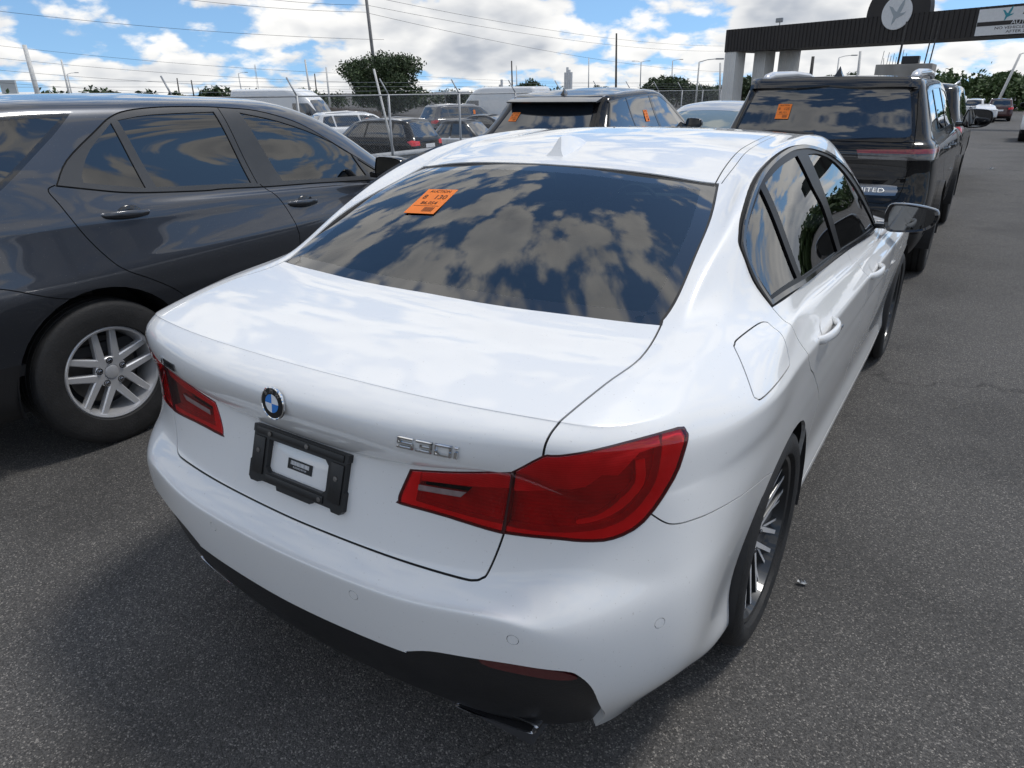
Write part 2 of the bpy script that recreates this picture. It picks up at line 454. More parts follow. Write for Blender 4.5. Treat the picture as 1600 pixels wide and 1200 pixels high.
# ------------------------------------------------------------------ materials
def new_mat(name):
    m = bpy.data.materials.new(name); m.use_nodes = True; nt = m.node_tree
    return m, nt, nt.nodes, nt.links, nt.nodes['Principled BSDF']
def pmat(name, col, rough=.5, metal=0.0, coat=0.0, spec=None, var=0.0, scale=8.0, bump=0.0, bscale=40.0, coat_rough=.03, rvar=0.0, emit=None):
    m, nt, N, L, b = new_mat(name)
    b.inputs['Base Color'].default_value = (*col, 1); b.inputs['Roughness'].default_value = rough; b.inputs['Metallic'].default_value = metal
    b.inputs['Coat Weight'].default_value = coat; b.inputs['Coat Roughness'].default_value = coat_rough
    if spec is not None: b.inputs['Specular IOR Level'].default_value = spec
    tc = N.new('ShaderNodeTexCoord')
    if var > 0 or rvar > 0:
        n = N.new('ShaderNodeTexNoise'); n.inputs['Scale'].default_value = scale; n.inputs['Detail'].default_value = 6; L.new(tc.outputs['Object'], n.inputs['Vector'])
        if var > 0:
            r = N.new('ShaderNodeValToRGB'); L.new(n.outputs[0], r.inputs[0])
            r.color_ramp.elements[0].position = .3; r.color_ramp.elements[1].position = .7
            r.color_ramp.elements[0].color = (*[c*(1-var) for c in col], 1); r.color_ramp.elements[1].color = (*[min(1,c*(1+var)) for c in col], 1)
            L.new(r.outputs[0], b.inputs['Base Color'])
        if rvar > 0:
            mr = N.new('ShaderNodeMapRange'); L.new(n.outputs[0], mr.inputs[0]); mr.inputs[1].default_value = .3; mr.inputs[2].default_value = .7
            mr.inputs[3].default_value = max(0,rough-rvar); mr.inputs[4].default_value = rough+rvar; L.new(mr.outputs[0], b.inputs['Roughness'])
    if bump > 0:
        n2 = N.new('ShaderNodeTexNoise'); n2.inputs['Scale'].default_value = bscale; n2.inputs['Detail'].default_value = 4; L.new(tc.outputs['Object'], n2.inputs['Vector'])
        bp = N.new('ShaderNodeBump'); bp.inputs['Strength'].default_value = bump; bp.inputs['Distance'].default_value = .01; L.new(n2.outputs[0], bp.inputs['Height']); L.new(bp.outputs[0], b.inputs['Normal'])
    return m
def paint_mat(name, col, flake=0.0, dust=.06, rough=.35, coat=1.0, metal=0.0, spec=.3):
    """car paint: colour coat under clear coat, thin road dust towards the lower body"""
    m, nt, N, L, b = new_mat(name)
    b.inputs['Roughness'].default_value = rough; b.inputs['Metallic'].default_value = metal
    b.inputs['Coat Weight'].default_value = coat; b.inputs['Coat Roughness'].default_value = .02; b.inputs['Coat IOR'].default_value = 1.5
    b.inputs['Specular IOR Level'].default_value = spec
    tc = N.new('ShaderNodeTexCoord'); n = N.new('ShaderNodeTexNoise'); n.inputs['Scale'].default_value = 3.0; n.inputs['Detail'].default_value = 8; L.new(tc.outputs['Object'], n.inputs['Vector'])
    sp = N.new('ShaderNodeTexNoise'); sp.inputs['Scale'].default_value = 180; sp.inputs['Detail'].default_value = 2; L.new(tc.outputs['Object'], sp.inputs['Vector'])
    th = N.new('ShaderNodeMapRange'); L.new(sp.outputs[0], th.inputs[0]); th.inputs[1].default_value = .70; th.inputs[2].default_value = .75; th.inputs[3].default_value = 0; th.inputs[4].default_value = .35
    sx = N.new('ShaderNodeSeparateXYZ'); L.new(tc.outputs['Object'], sx.inputs[0])
    hz = N.new('ShaderNodeMapRange'); L.new(sx.outputs[2], hz.inputs[0]); hz.inputs[1].default_value = .65; hz.inputs[2].default_value = .15; hz.inputs[3].default_value = .25; hz.inputs[4].default_value = 1.0
    ml = N.new('ShaderNodeMath'); ml.operation = 'MULTIPLY'; L.new(hz.outputs[0], ml.inputs[0]); L.new(n.outputs[0], ml.inputs[1])
    m2 = N.new('ShaderNodeMath'); m2.operation = 'MULTIPLY'; L.new(ml.outputs[0], m2.inputs[0]); m2.inputs[1].default_value = dust*4
    ad = N.new('ShaderNodeMath'); ad.operation = 'ADD'; ad.use_clamp = True; L.new(m2.outputs[0], ad.inputs[0]); L.new(th.outputs[0], ad.inputs[1])
    mx = N.new('ShaderNodeMix'); mx.data_type = 'RGBA'; L.new(ad.outputs[0], mx.inputs[0]); mx.inputs[6].default_value = (*col,1); mx.inputs[7].default_value = (.33,.30,.26,1)
    L.new(mx.outputs[2], b.inputs['Base Color'])
    return m
def glass_mat(name, tint, refl=1.0, ior=1.5):
    """tinted pane: mirror reflection by Fresnel over a coloured see-through layer"""
    m, nt, N, L, b = new_mat(name); N.remove(b); out = N['Material Output']
    t = N.new('ShaderNodeBsdfTransparent'); t.inputs[0].default_value = (*tint,1)
    g = N.new('ShaderNodeBsdfGlossy'); g.inputs['Roughness'].default_value = .004; g.inputs[0].default_value = (refl,refl,refl,1)
    f = N.new('ShaderNodeFresnel'); f.inputs[0].default_value = ior
    mx = N.new('ShaderNodeMixShader'); L.new(f.outputs[0], mx.inputs[0]); L.new(t.outputs[0], mx.inputs[1]); L.new(g.outputs[0], mx.inputs[2]); L.new(mx.outputs[0], out.inputs[0])
    return m
M = {}
M['white_paint'] = paint_mat('white_paint', (.79,.79,.78), dust=.05)
M['black_trim'] = pmat('black_trim', (.012,.012,.013), .12, coat=.6, rvar=.04)
M['black_plastic'] = pmat('black_plastic', (.013,.013,.014), .38, bump=.15, bscale=300, var=.2)
M['bracket'] = pmat('bracket', (.009,.009,.0095), .38, var=.2, scale=30)
M['seam'] = pmat('seam', (.006,.006,.006), .8)
M['rubber'] = pmat('rubber', (.014,.014,.015), .62, var=.25, scale=20, rvar=.08)
M['pillar'] = pmat('pillar', (.006,.006,.007), .3, spec=.12)
M['tyre'] = pmat('tyre', (.013,.0125,.0125), .72, var=.3, scale=14, bump=.2, bscale=120, rvar=.1)
M['glass_blue'] = glass_mat('glass_blue', (.55,.70,.74), ior=2.05)
M['glass_side'] = glass_mat('glass_side', (.36,.44,.43), ior=2.05)
M['frit'] = pmat('frit', (.008,.008,.009), .03, coat=1.0, spec=.9)
M['chrome'] = pmat('chrome', (.78,.79,.80), .08, metal=1.0)
M['dark_chrome'] = pmat('dark_chrome', (.25,.25,.26), .12, metal=1.0)
M['alloy'] = pmat('alloy', (.85,.85,.86), .34, metal=.5, coat=.4, var=.06)
M['silver_paint'] = pmat('silver_paint', (.60,.60,.61), .30, metal=.5, coat=.6, var=.06)
M['grey_alloy'] = pmat('grey_alloy', (.025,.027,.03), .35, metal=.5, coat=.5)
M['brake'] = pmat('brake', (.16,.15,.14), .5, metal=.7, var=.3)
M['red_bright'] = pmat('red_bright', (.88,.012,.02), .25, coat=1.0, coat_rough=.01, var=.18, scale=30)
M['red_dark'] = pmat('red_dark', (.20,.004,.008), .3, coat=1.0, coat_rough=.01, var=.35, scale=40)
M['red_mid'] = pmat('red_mid', (.60,.008,.014), .3, coat=1.0, coat_rough=.01, var=.25, scale=40)
M['red_black'] = pmat('red_black', (.045,.002,.004), .3, coat=1.0, coat_rough=.01)
def lens_mat(name, col, rib=160):
    m, nt, N, L, b = new_mat(name); tc = N.new('ShaderNodeTexCoord'); wv = N.new('ShaderNodeTexWave'); wv.bands_direction = 'Z'; wv.inputs['Scale'].default_value = rib; wv.inputs['Distortion'].default_value = 0; L.new(tc.outputs['Object'], wv.inputs['Vector'])
    n = N.new('ShaderNodeTexNoise'); n.inputs['Scale'].default_value = 22; n.inputs['Detail'].default_value = 4; L.new(tc.outputs['Object'], n.inputs['Vector'])
    ad = N.new('ShaderNodeMath'); ad.operation = 'MULTIPLY_ADD'; L.new(wv.outputs[1], ad.inputs[0]); ad.inputs[1].default_value = .16; L.new(n.outputs[0], ad.inputs[2])
    r = N.new('ShaderNodeValToRGB'); L.new(ad.outputs[0], r.inputs[0]); r.color_ramp.elements[0].position = .35; r.color_ramp.elements[1].position = .95
    r.color_ramp.elements[0].color = (*[c*.72 for c in col],1); r.color_ramp.elements[1].color = (*[min(1,c*1.2) for c in col],1); L.new(r.outputs[0], b.inputs['Base Color'])
    b.inputs['Roughness'].default_value = .3; b.inputs['Coat Weight'].default_value = 1; b.inputs['Coat Roughness'].default_value = .01
    bp = N.new('ShaderNodeBump'); bp.inputs['Strength'].default_value = .06; bp.inputs['Distance'].default_value = .002; L.new(wv.outputs[1], bp.inputs['Height']); L.new(bp.outputs[0], b.inputs['Normal']); return m
M['lens_bright'] = lens_mat('lens_bright', (1.0,.8,.8), 60); M['lens_dark'] = lens_mat('lens_dark', (.48,.12,.13), 36); M['lens_band'] = pmat('lens_band', (.98,.55,.55), .4, var=.08, scale=30); M['lens_clear'] = glass_mat('lens_clear', (.99,.06,.08), ior=1.5); M['tip_chrome'] = pmat('tip_chrome', (.40,.40,.41), .15, metal=1.0); M['reflector'] = pmat('reflector', (.075,.004,.006), .3, coat=1.0)
M['lamp_grey'] = pmat('lamp_grey', (.22,.16,.16), .3, coat=1.0, var=.2, scale=60)
M['orange'] = pmat('orange', (.85,.20,.015), .55, var=.05)
M['ink'] = pmat('ink', (.03,.015,.01), .7)
M['blue'] = pmat('blue', (.02,.20,.62), .25, coat=1.0)
M['white_plastic'] = pmat('white_plastic', (.78,.79,.80), .3, coat=.6)
M['cabin'] = pmat('cabin', (.04,.04,.043), .8, var=.3)
M['seat'] = pmat('seat', (.13,.125,.12), .6, var=.25)
M['sticker_black'] = pmat('sticker_black', (.01,.01,.01), .3)
# ------------------------------------------------------------------ ground
def asphalt_mat():
    m, nt, N, L, b = new_mat('asphalt')
    tc = N.new('ShaderNodeTexCoord'); V = tc.outputs['Object']
    def noise(s, d=6, r=.6):
        n = N.new('ShaderNodeTexNoise'); n.inputs['Scale'].default_value = s; n.inputs['Detail'].default_value = d; n.inputs['Roughness'].default_value = r; L.new(V, n.inputs['Vector']); return n.outputs[0]
    def ramp(v, pts):
        r = N.new('ShaderNodeValToRGB'); L.new(v, r.inputs[0])
        while len(r.color_ramp.elements) < len(pts): r.color_ramp.elements.new(.5)
        for e, (p, c) in zip(r.color_ramp.elements, pts): e.position = p; e.color = (*c,1)
        return r.outputs[0]
    base = ramp(noise(.35, 8, .62), [(.3,(.074,.071,.067)),(.7,(.108,.103,.098))])
    vo = N.new('ShaderNodeTexVoronoi'); vo.inputs['Scale'].default_value = 250; L.new(V, vo.inputs['Vector'])
    sp = N.new('ShaderNodeSeparateColor'); L.new(vo.outputs['Color'], sp.inputs[0])
    def mixc(f, a, bcol, blend='MIX'):
        x = N.new('ShaderNodeMix'); x.data_type = 'RGBA'; x.blend_type = blend
        if hasattr(f,'links'): L.new(f, x.inputs[0])
        else: x.inputs[0].default_value = f
        for i, q in ((6,a),(7,bcol)):
            if hasattr(q,'links'): L.new(q, x.inputs[i])
            else: x.inputs[i].default_value = (*q,1)
        return x.outputs[2]
    # stones: random tone per cell, a few pale ones
    tone = ramp(sp.outputs[0], [(0,(.35,.35,.35)),(.6,(.95,.95,.95)),(.90,(1.4,1.38,1.35)),(.97,(3.2,3.1,2.95))])
    tone.node.color_ramp.interpolation = 'CONSTANT' if False else 'LINEAR'
    c1 = mixc(.85, base, tone, 'MULTIPLY')
    fine = ramp(noise(420, 3, .7), [(.35,(.55,.55,.55)),(.65,(1.35,1.35,1.35))]); c2 = mixc(.6, c1, fine, 'MULTIPLY')
    stain = ramp(noise(.75, 7, .65), [(.36,(.55,.55,.56)),(.52,(1,1,1))]); c3 = mixc(.55, c2, stain, 'MULTIPLY')
    # hairline cracks
    wv = N.new('ShaderNodeTexVoronoi'); wv.feature = 'DISTANCE_TO_EDGE'; wv.inputs['Scale'].default_value = .22
    ds = N.new('ShaderNodeTexNoise'); ds.inputs['Scale'].default_value = 2.2; ds.inputs['Detail'].default_value = 7; L.new(V, ds.inputs['Vector'])
    mxv = N.new('ShaderNodeVectorMath'); mxv.operation = 'MULTIPLY_ADD'; L.new(ds.outputs['Color'], mxv.inputs[0]); mxv.inputs[1].default_value = (1.1,1.1,0); L.new(V, mxv.inputs[2]); L.new(mxv.outputs[0], wv.inputs['Vector'])
    cr = ramp(wv.outputs['Distance'], [(0,(.25,.25,.25)),(.0012,(1,1,1))]); c4 = mixc(.6, c3, cr, 'MULTIPLY')
    L.new(c4, b.inputs['Base Color']); b.inputs['Roughness'].default_value = .82; b.inputs['Specular IOR Level'].default_value = .35
    bp = N.new('ShaderNodeBump'); bp.inputs['Strength'].default_value = .55; bp.inputs['Distance'].default_value = .004; L.new(vo.outputs['Distance'], bp.inputs['Height']); bp.invert = True
    L.new(bp.outputs[0], b.inputs['Normal']); return m
M['asphalt'] = asphalt_mat()
M['mirror'] = pmat('mirror', (.13,.135,.14), .01, metal=1.0)
# ------------------------------------------------------------------ white sedan: stations of the body surface
def sedan_stations():
    R0 = [(0,-1.03,.28),(0,-1.065,.35),(0,-1.085,.45),(0,-1.0985,.610),(0,-1.087,.629),(0,-1.037,.660),(0,-1.018,.70),(0,-.99,.79),
          (0,-.966,.86),(0,-.983,.885),(0,-1.028,.965),(0,-1.022,1.012),(0,-.987,1.038),(0,-.957,1.0505),(0,-.925,1.056),(0,-.70,1.086),
          (0,-.485,1.107),(0,-.28,1.212),(0,-.07,1.317),(0,.135,1.402)]
    R3 = [(.60,-.925,.245),(.615,-.972,.33),(.622,-1.006,.44),(.612,-1.026,.622),(.604,-1.012,.649),(.575,-.982,.688),(.565,-.968,.72),(.565,-.955,.79),
          (.58,-.948,.915),(.59,-.951,.937),(.61,-.953,.965),(.63,-.945,1.006),(.64,-.922,1.031),(.646,-.895,1.045),(.652,-.862,1.0525),(.682,-.64,1.084),
          (.662,-.415,1.11),(.648,-.2,1.215),(.615,.03,1.298),(.57,.21,1.363)]
    C1 = [(.735,-.83,.25),(.75,-.885,.34),(.745,-.945,.44),(.745,-.963,.56),(.738,-.957,.65),(.722,-.928,.70),(.716,-.908,.74),(.715,-.893,.80),
          (.72,-.885,.87),(.725,-.885,.89),(.735,-.885,.945),(.74,-.877,.985),(.742,-.862,1.012),(.742,-.835,1.031),(.742,-.795,1.042),(.74,-.58,1.08),
          (.712,-.36,1.118),(.70,-.13,1.228),(.66,.10,1.335),(.58,.30,1.388)]
    C2 = [(.795,-.68,.25),(.828,-.765,.345),(.85,-.815,.44),(.853,-.832,.56),(.849,-.83,.65),(.841,-.817,.70),(.834,-.81,.74),(.826,-.80,.80),
          (.822,-.79,.87),(.822,-.787,.89),(.824,-.777,.945),(.823,-.765,.985),(.818,-.75,1.01),(.808,-.725,1.029),(.802,-.68,1.041),(.787,-.50,1.078),
          (.757,-.27,1.12),(.735,-.03,1.237),(.675,.25,1.378),(.585,.42,1.412)]
    C3 = [(.845,-.53,.25),(.88,-.625,.345),(.90,-.67,.44),(.906,-.69,.56),(.906,-.69,.65),(.902,-.685,.70),(.897,-.68,.74),(.89,-.675,.80),
          (.882,-.665,.865),(.88,-.66,.89),(.88,-.65,.94),(.876,-.64,.975),(.864,-.62,1.002),(.85,-.59,1.024),(.832,-.51,1.05),(.815,-.36,1.076),
          (.785,-.17,1.12),(.747,.10,1.25),(.668,.40,1.407),(.588,.55,1.431)]
    R0, R3 = np.array(R0), np.array(R3)
    def mid(f, g):
        q = R0.copy(); q[:,0] = R3[:,0]*f; q[:,1] += (R3[:,1]-R0[:,1])*g; q[:,2] += (R3[:,2]-R0[:,2])*g; return q
    m2 = mid(.69,.38); m2[8,2] = .892; m2[9,2] = .914; m2[10,2] = .957
    m2[8,1] = -.966; m2[9,1] = -.978
    st = [R0, mid(.345,.09), m2, R3, np.array(C1), np.array(C2), np.array(C3)]
    Zs = [.22,.29,.40,.54,.655,.71,.755,.80,.835,.88,.928,.949,.965,.981,1.0,1.02,1.047,1.24,1.42,1.45]
    Xs = [.85,.905,.897,.908,.919,.923,.926,.928,.930,.932,.9345,.9330,.9215,.909,.895,.876,.846,.757,.664,.580]
    yl = [-.42,-.15,.15,.5,.9,1.35,1.8,2.3,2.8]
    y16 = [0.0,.22,.48,.78,1.1,1.42,1.72,1.98,2.2]
    y17 = [.28,.47,.68,.9,1.13,1.36,1.58,1.78,1.93]; y18 = [.58,.75,.9,1.03,1.16,1.30,1.45,1.56,1.62]; y19 = [.70,.86,.99,1.1,1.2,1.3,1.4,1.47,1.51]
    z17 = [1.25,1.25,1.25,1.248,1.245,1.235,1.22,1.2,1.17]; z18 = [1.426,1.433,1.435,1.434,1.429,1.42,1.40,1.375,1.355]; z19 = [1.441,1.449,1.453,1.455,1.453,1.447,1.437,1.425,1.415]
    for i in range(9):
        rows = []
        for k in range(20):
            y = yl[i]
            if k >= 12:
                t = min(1.0, (k-12)/4.0); y = y+(y16[i]-y)*t**1.5
            if k > 16: y = (y17,y18,y19)[k-17][i]
            dz = max(-.05, min(.03, .025*(.5-yl[i]))) if k >= 8 else 0
            if 12 <= k <= 16: dz += max(-.03,min(.018,.03*(.4-y)))*(k-11)/5
            if k > 16: dz = 0
            z = Zs[k]+dz; x = Xs[k]
            if k > 16: z = (z17,z18,z19)[k-17][i]
            if yl[i] > 2.2 and k < 16: x -= .012*(yl[i]-2.0)
            if 16 <= k <= 18 and i >= 7: x -= (.012,.045)[i-7]*(1 if k == 16 else .6)
            if 0 < k < 9 and i < 3: x -= (.006,.0,.0)[i]
            if k == 19 and i >= 7: x -= (.015,.03)[i-7]
            rows.append((x, y, z))
        st.append(np.array(rows))
    # front corner and front columns
    zf = [.20,.27,.36,.46,.55,.60,.64,.68,.71,.74,.78,.81,.83,.85,.90,.95,1.0,1.14,1.29,1.395]
    def front(x0, x16, x19, yb, y16_, y19_):
        rows = []
        for k in range(20):
            if k <= 11: t = k/11; rows.append((x0, yb-.12*t**3-(.06 if k == 0 else 0), zf[k]))
            elif k <= 16: t = (k-11)/5; rows.append((x0+(x16-x0)*t, (yb-.12)+(y16_-(yb-.12))*t, zf[k]))
            else: t = (k-16)/3; rows.append((x16+(x19-x16)*t, y16_+(y19_-y16_)*t, zf[k]))
        return np.array(rows)
    st += [front(.86,.72,.545,3.35,2.30,1.54), front(.62,.58,.50,3.68,2.40,1.57), front(.43,.40,.35,3.78,2.46,1.6), front(.22,.2,.18,3.82,2.49,1.61), front(0,0,0,3.835,2.5,1.615)]
    return st
SEDAN_ROOF = lambda y: float(np.interp(y, [.135,.3,.45,.7,1.0,1.3,1.62], [1.402,1.435,1.455,1.472,1.478,1.469,1.43]))
# ------------------------------------------------------------------ wheels
def make_wheel(parent, loc, side, rad, width, rim_r, style, mats):
    """side: +1 outer face towards +x. Parts: wheel > tyre, rim, spoke, hub_cap, brake_disc"""
    w = bpy.data.objects.new('wheel', None); w.location = loc; link(w, parent); w.empty_display_size = .05
    s = side; hw = width/2
    # tyre: rounded carcass with four tread grooves and shoulder blocks
    prof = [(hw*.80, rim_r+.004), (hw*.97, rim_r+.012), (hw*1.03, rim_r+(rad-rim_r)*.45), (hw*1.0, rad-.028), (hw*.93, rad-.010), (hw*.86, rad-.004)]
    x = .86
    groove = [(.62,.54),(.24,.16),(-.16,-.24),(-.54,-.62)]
    tread = []
    for a, c in groove: tread += [(hw*a, rad), (hw*a-.001, rad-.008), (hw*c+.001, rad-.008), (hw*c, rad)]
    prof += tread + [(-u, r) for u, r in reversed(prof[:6])]
    prof = [(s*u, r) for u, r in prof]
    t = MB().lathe(prof, n=72, axis='x'); ty = t.build('tyre', mats['tyre'], w, smooth=True, ang=40)
    # shoulder sipes as thin raised blocks
    sb = MB(); nb = 60
    for i in range(nb):
        a = 2*math.pi*i/nb; mt = Matrix.Rotation(a, 4, 'X')
        for sg in (1,-1):
            sb.box(sg*hw*.70-.012+0, sg*hw*.70+.014, -.010, .010, rad-.012, rad-.0035, mat=mt)
    tag(sb.build('tread_blocks', mats['tyre'], ty), kind='stuff')
    # rim barrel
    ro = s*hw*.86
    pr = [(ro, rim_r+.006),(ro+s*.004, rim_r),(ro, rim_r-.010),(ro-s*.020, rim_r-.016),(ro-s*.05, rim_r-.026),(-s*hw*.85, rim_r-.03)]
    rm = MB().lathe(pr, n=64, axis='x').build('rim', mats['rim'], w, smooth=True, ang=40)
    MB().lathe([(-s*hw*.1, .05),(-s*hw*.1, rim_r-.06),(-s*hw*.18, rim_r-.06)], n=48, axis='x').build('brake_disc', mats['brake'], w, smooth=True, ang=40)
    MB().lathe([(-s*hw*.35, .0),(-s*hw*.35, rim_r-.02)], n=32, axis='x').build('backing_plate', mats['dark'], w)
    fx = ro-s*.012
    def arm(p0, p1, w0, w1, d0, d1, bow=.0, two=None):
        """spoke arm between two points in the wheel plane (y,z)"""
        m_ = MB(); p0 = Vector(p0); p1 = Vector(p1); n = 5; V = []
        t_ = (p1-p0).normalized(); q = Vector((-t_.y, t_.x))
        for i in range(n+1):
            f = i/n; c = p0.lerp(p1, f); ww = w0+(w1-w0)*f; xx = d0+(d1-d0)*f+bow*math.sin(math.pi*f)
            for e, dx in ((-.5,-.006),(-.36,0),(.36,0),(.5,-.006),(.5,-.035),(-.5,-.035)):
                V.append((fx+s*(xx+dx), c.x+q.x*ww*e, c.y+q.y*ww*e))
        F = []; fm = []
        for i in range(n):
            for k in range(6):
                k2 = (k+1) % 6; F.append((i*6+k, i*6+k2, (i+1)*6+k2, (i+1)*6+k)); fm.append(0 if k == 1 else 1)
        return V, F, fm
    npair = style['n']; hub = style['hub']; 
    for i in range(npair):
        a0 = style['a0']+2*math.pi*i/npair
        for sg in (1,-1):
            a_in = a0+sg*style['in']; a_out = a0+sg*style['out']
            p0 = (math.cos(a_in)*hub*.8, math.sin(a_in)*hub*.8); p1 = (math.cos(a_out)*(rim_r-.006), math.sin(a_out)*(rim_r-.006))
            V, F, fm = arm(p0, p1, style['w0'], style['w1'], style.get('d0',-.012), 0, style.get('bow',0))
            sp = mesh_obj('spoke', V, F, None, w, False, mats=[mats['face'], mats['spoke']], fmat=fm); auto_smooth(sp, 30)
            if style.get('extra'):
                a2 = a0+sg*style['extra']; p2 = (math.cos(a2)*(rim_r-.006), math.sin(a2)*(rim_r-.006)); pm = Vector(p0).lerp(Vector(p1), .18)
                V, F, fm = arm(tuple(pm), p2, style['w0']*.6, style['w1']*.6, style.get('d0',-.012)-.004, -.006, 0)
                mesh_obj('spoke', V, F, None, w, False, mats=[mats['face'], mats['spoke']], fmat=fm)
    hx = fx+s*style.get('d0',-.012)
    MB().lathe([(hx-s*.03, hub),(hx-s*.004, hub),(hx, hub*.94),(hx, hub*.5),(hx-s*.004, hub*.45)], n=40, axis='x').build('hub', mats['spoke'], w, smooth=True, ang=35)
    MB().lathe([(hx-s*.006, hub*.46),(hx+s*.004, hub*.42),(hx+s*.007, hub*.3),(hx+s*.008, 0)], n=28, axis='x').build('hub_cap', mats['cap'], w, smooth=True, ang=35)
    for i in range(5):
        a = style['a0']+2*math.pi*i/5+style.get('lug',0)
        MB().lathe([(hx-s*.008, .017),(hx+s*.001, .017),(hx+s*.001,.0125),(hx-s*.004,.012),(hx-s*.004,.0095),(hx+s*.009,.009),(hx+s*.011,.006),(hx+s*.011,0)], axis_pt=(0, math.cos(a)*style['pcd'], math.sin(a)*style['pcd']), n=12, axis='x').build('lug_nut', mats['dark_chrome'], w, smooth=True, ang=30)
    return w
def text_obj(name, body, size, mat, parent, matrix, extrude=.001, bevel=0.0, align='CENTER', shear=0.0, spacing=1.0, xs=1.0):
    c = bpy.data.curves.new(name, 'FONT'); c.body = body; c.size = size; c.extrude = extrude; c.bevel_depth = bevel; c.align_x = align; c.align_y = 'CENTER'; c.shear = shear; c.space_character = spacing
    c.resolution_u = 3
    o = bpy.data.objects.new(name, c); COL.objects.link(o)
    dg = bpy.context.evaluated_depsgraph_get(); me = bpy.data.meshes.new_from_object(o.evaluated_get(dg))
    bpy.data.objects.remove(o); me.materials.clear(); me.materials.append(mat)
    me.transform(matrix @ Matrix.Diagonal((xs,1,1,1)))
    o = bpy.data.objects.new(name, me); return link(o, parent)
def frame_on(p, n, up=(0,0,1)):
    """matrix with +z along n, +y roughly up, at p"""
    n = Vector(n).normalized(); u = Vector(up); x = u.cross(n).normalized(); y = n.cross(x)
    m = Matrix((x, y, n)).transposed().to_4x4(); m.translation = Vector(p); return m
def sticker_parts(parent, mtx, w, h, name='auction_sticker', lines=('8   130','86,054')):
    """orange paper sheet with handwritten-style numbers; mtx: +z out of the glass"""
    st = MB().box(-w/2, w/2, -h/2, h/2, 0, .0006, mat=mtx).build(name, M['orange'], parent)
    t = mtx @ Matrix.Translation((0,0,.0012))
    text_obj('print', 'AUCTION', h*.13, M['ink'], st, t @ Matrix.Translation((0,h*.40,0)), .0002)
    text_obj('print', lines[0], h*.24, M['ink'], st, t @ Matrix.Translation((0,h*.16,0)), .0002)
    text_obj('print', lines[1], h*.17, M['ink'], st, t @ Matrix.Translation((0,-h*.08,0)), .0002)
    b = MB()
    for i in range(7): b.box(w*.02+i*w*.05, w*.045+i*w*.05, -h*.42, -h*.25, 0, .0002, mat=t)
    b.box(-w*.42, w*.42, -h*.20, -h*.19, 0, .0002, mat=t)
    b.build('print', M['ink'], st); return st
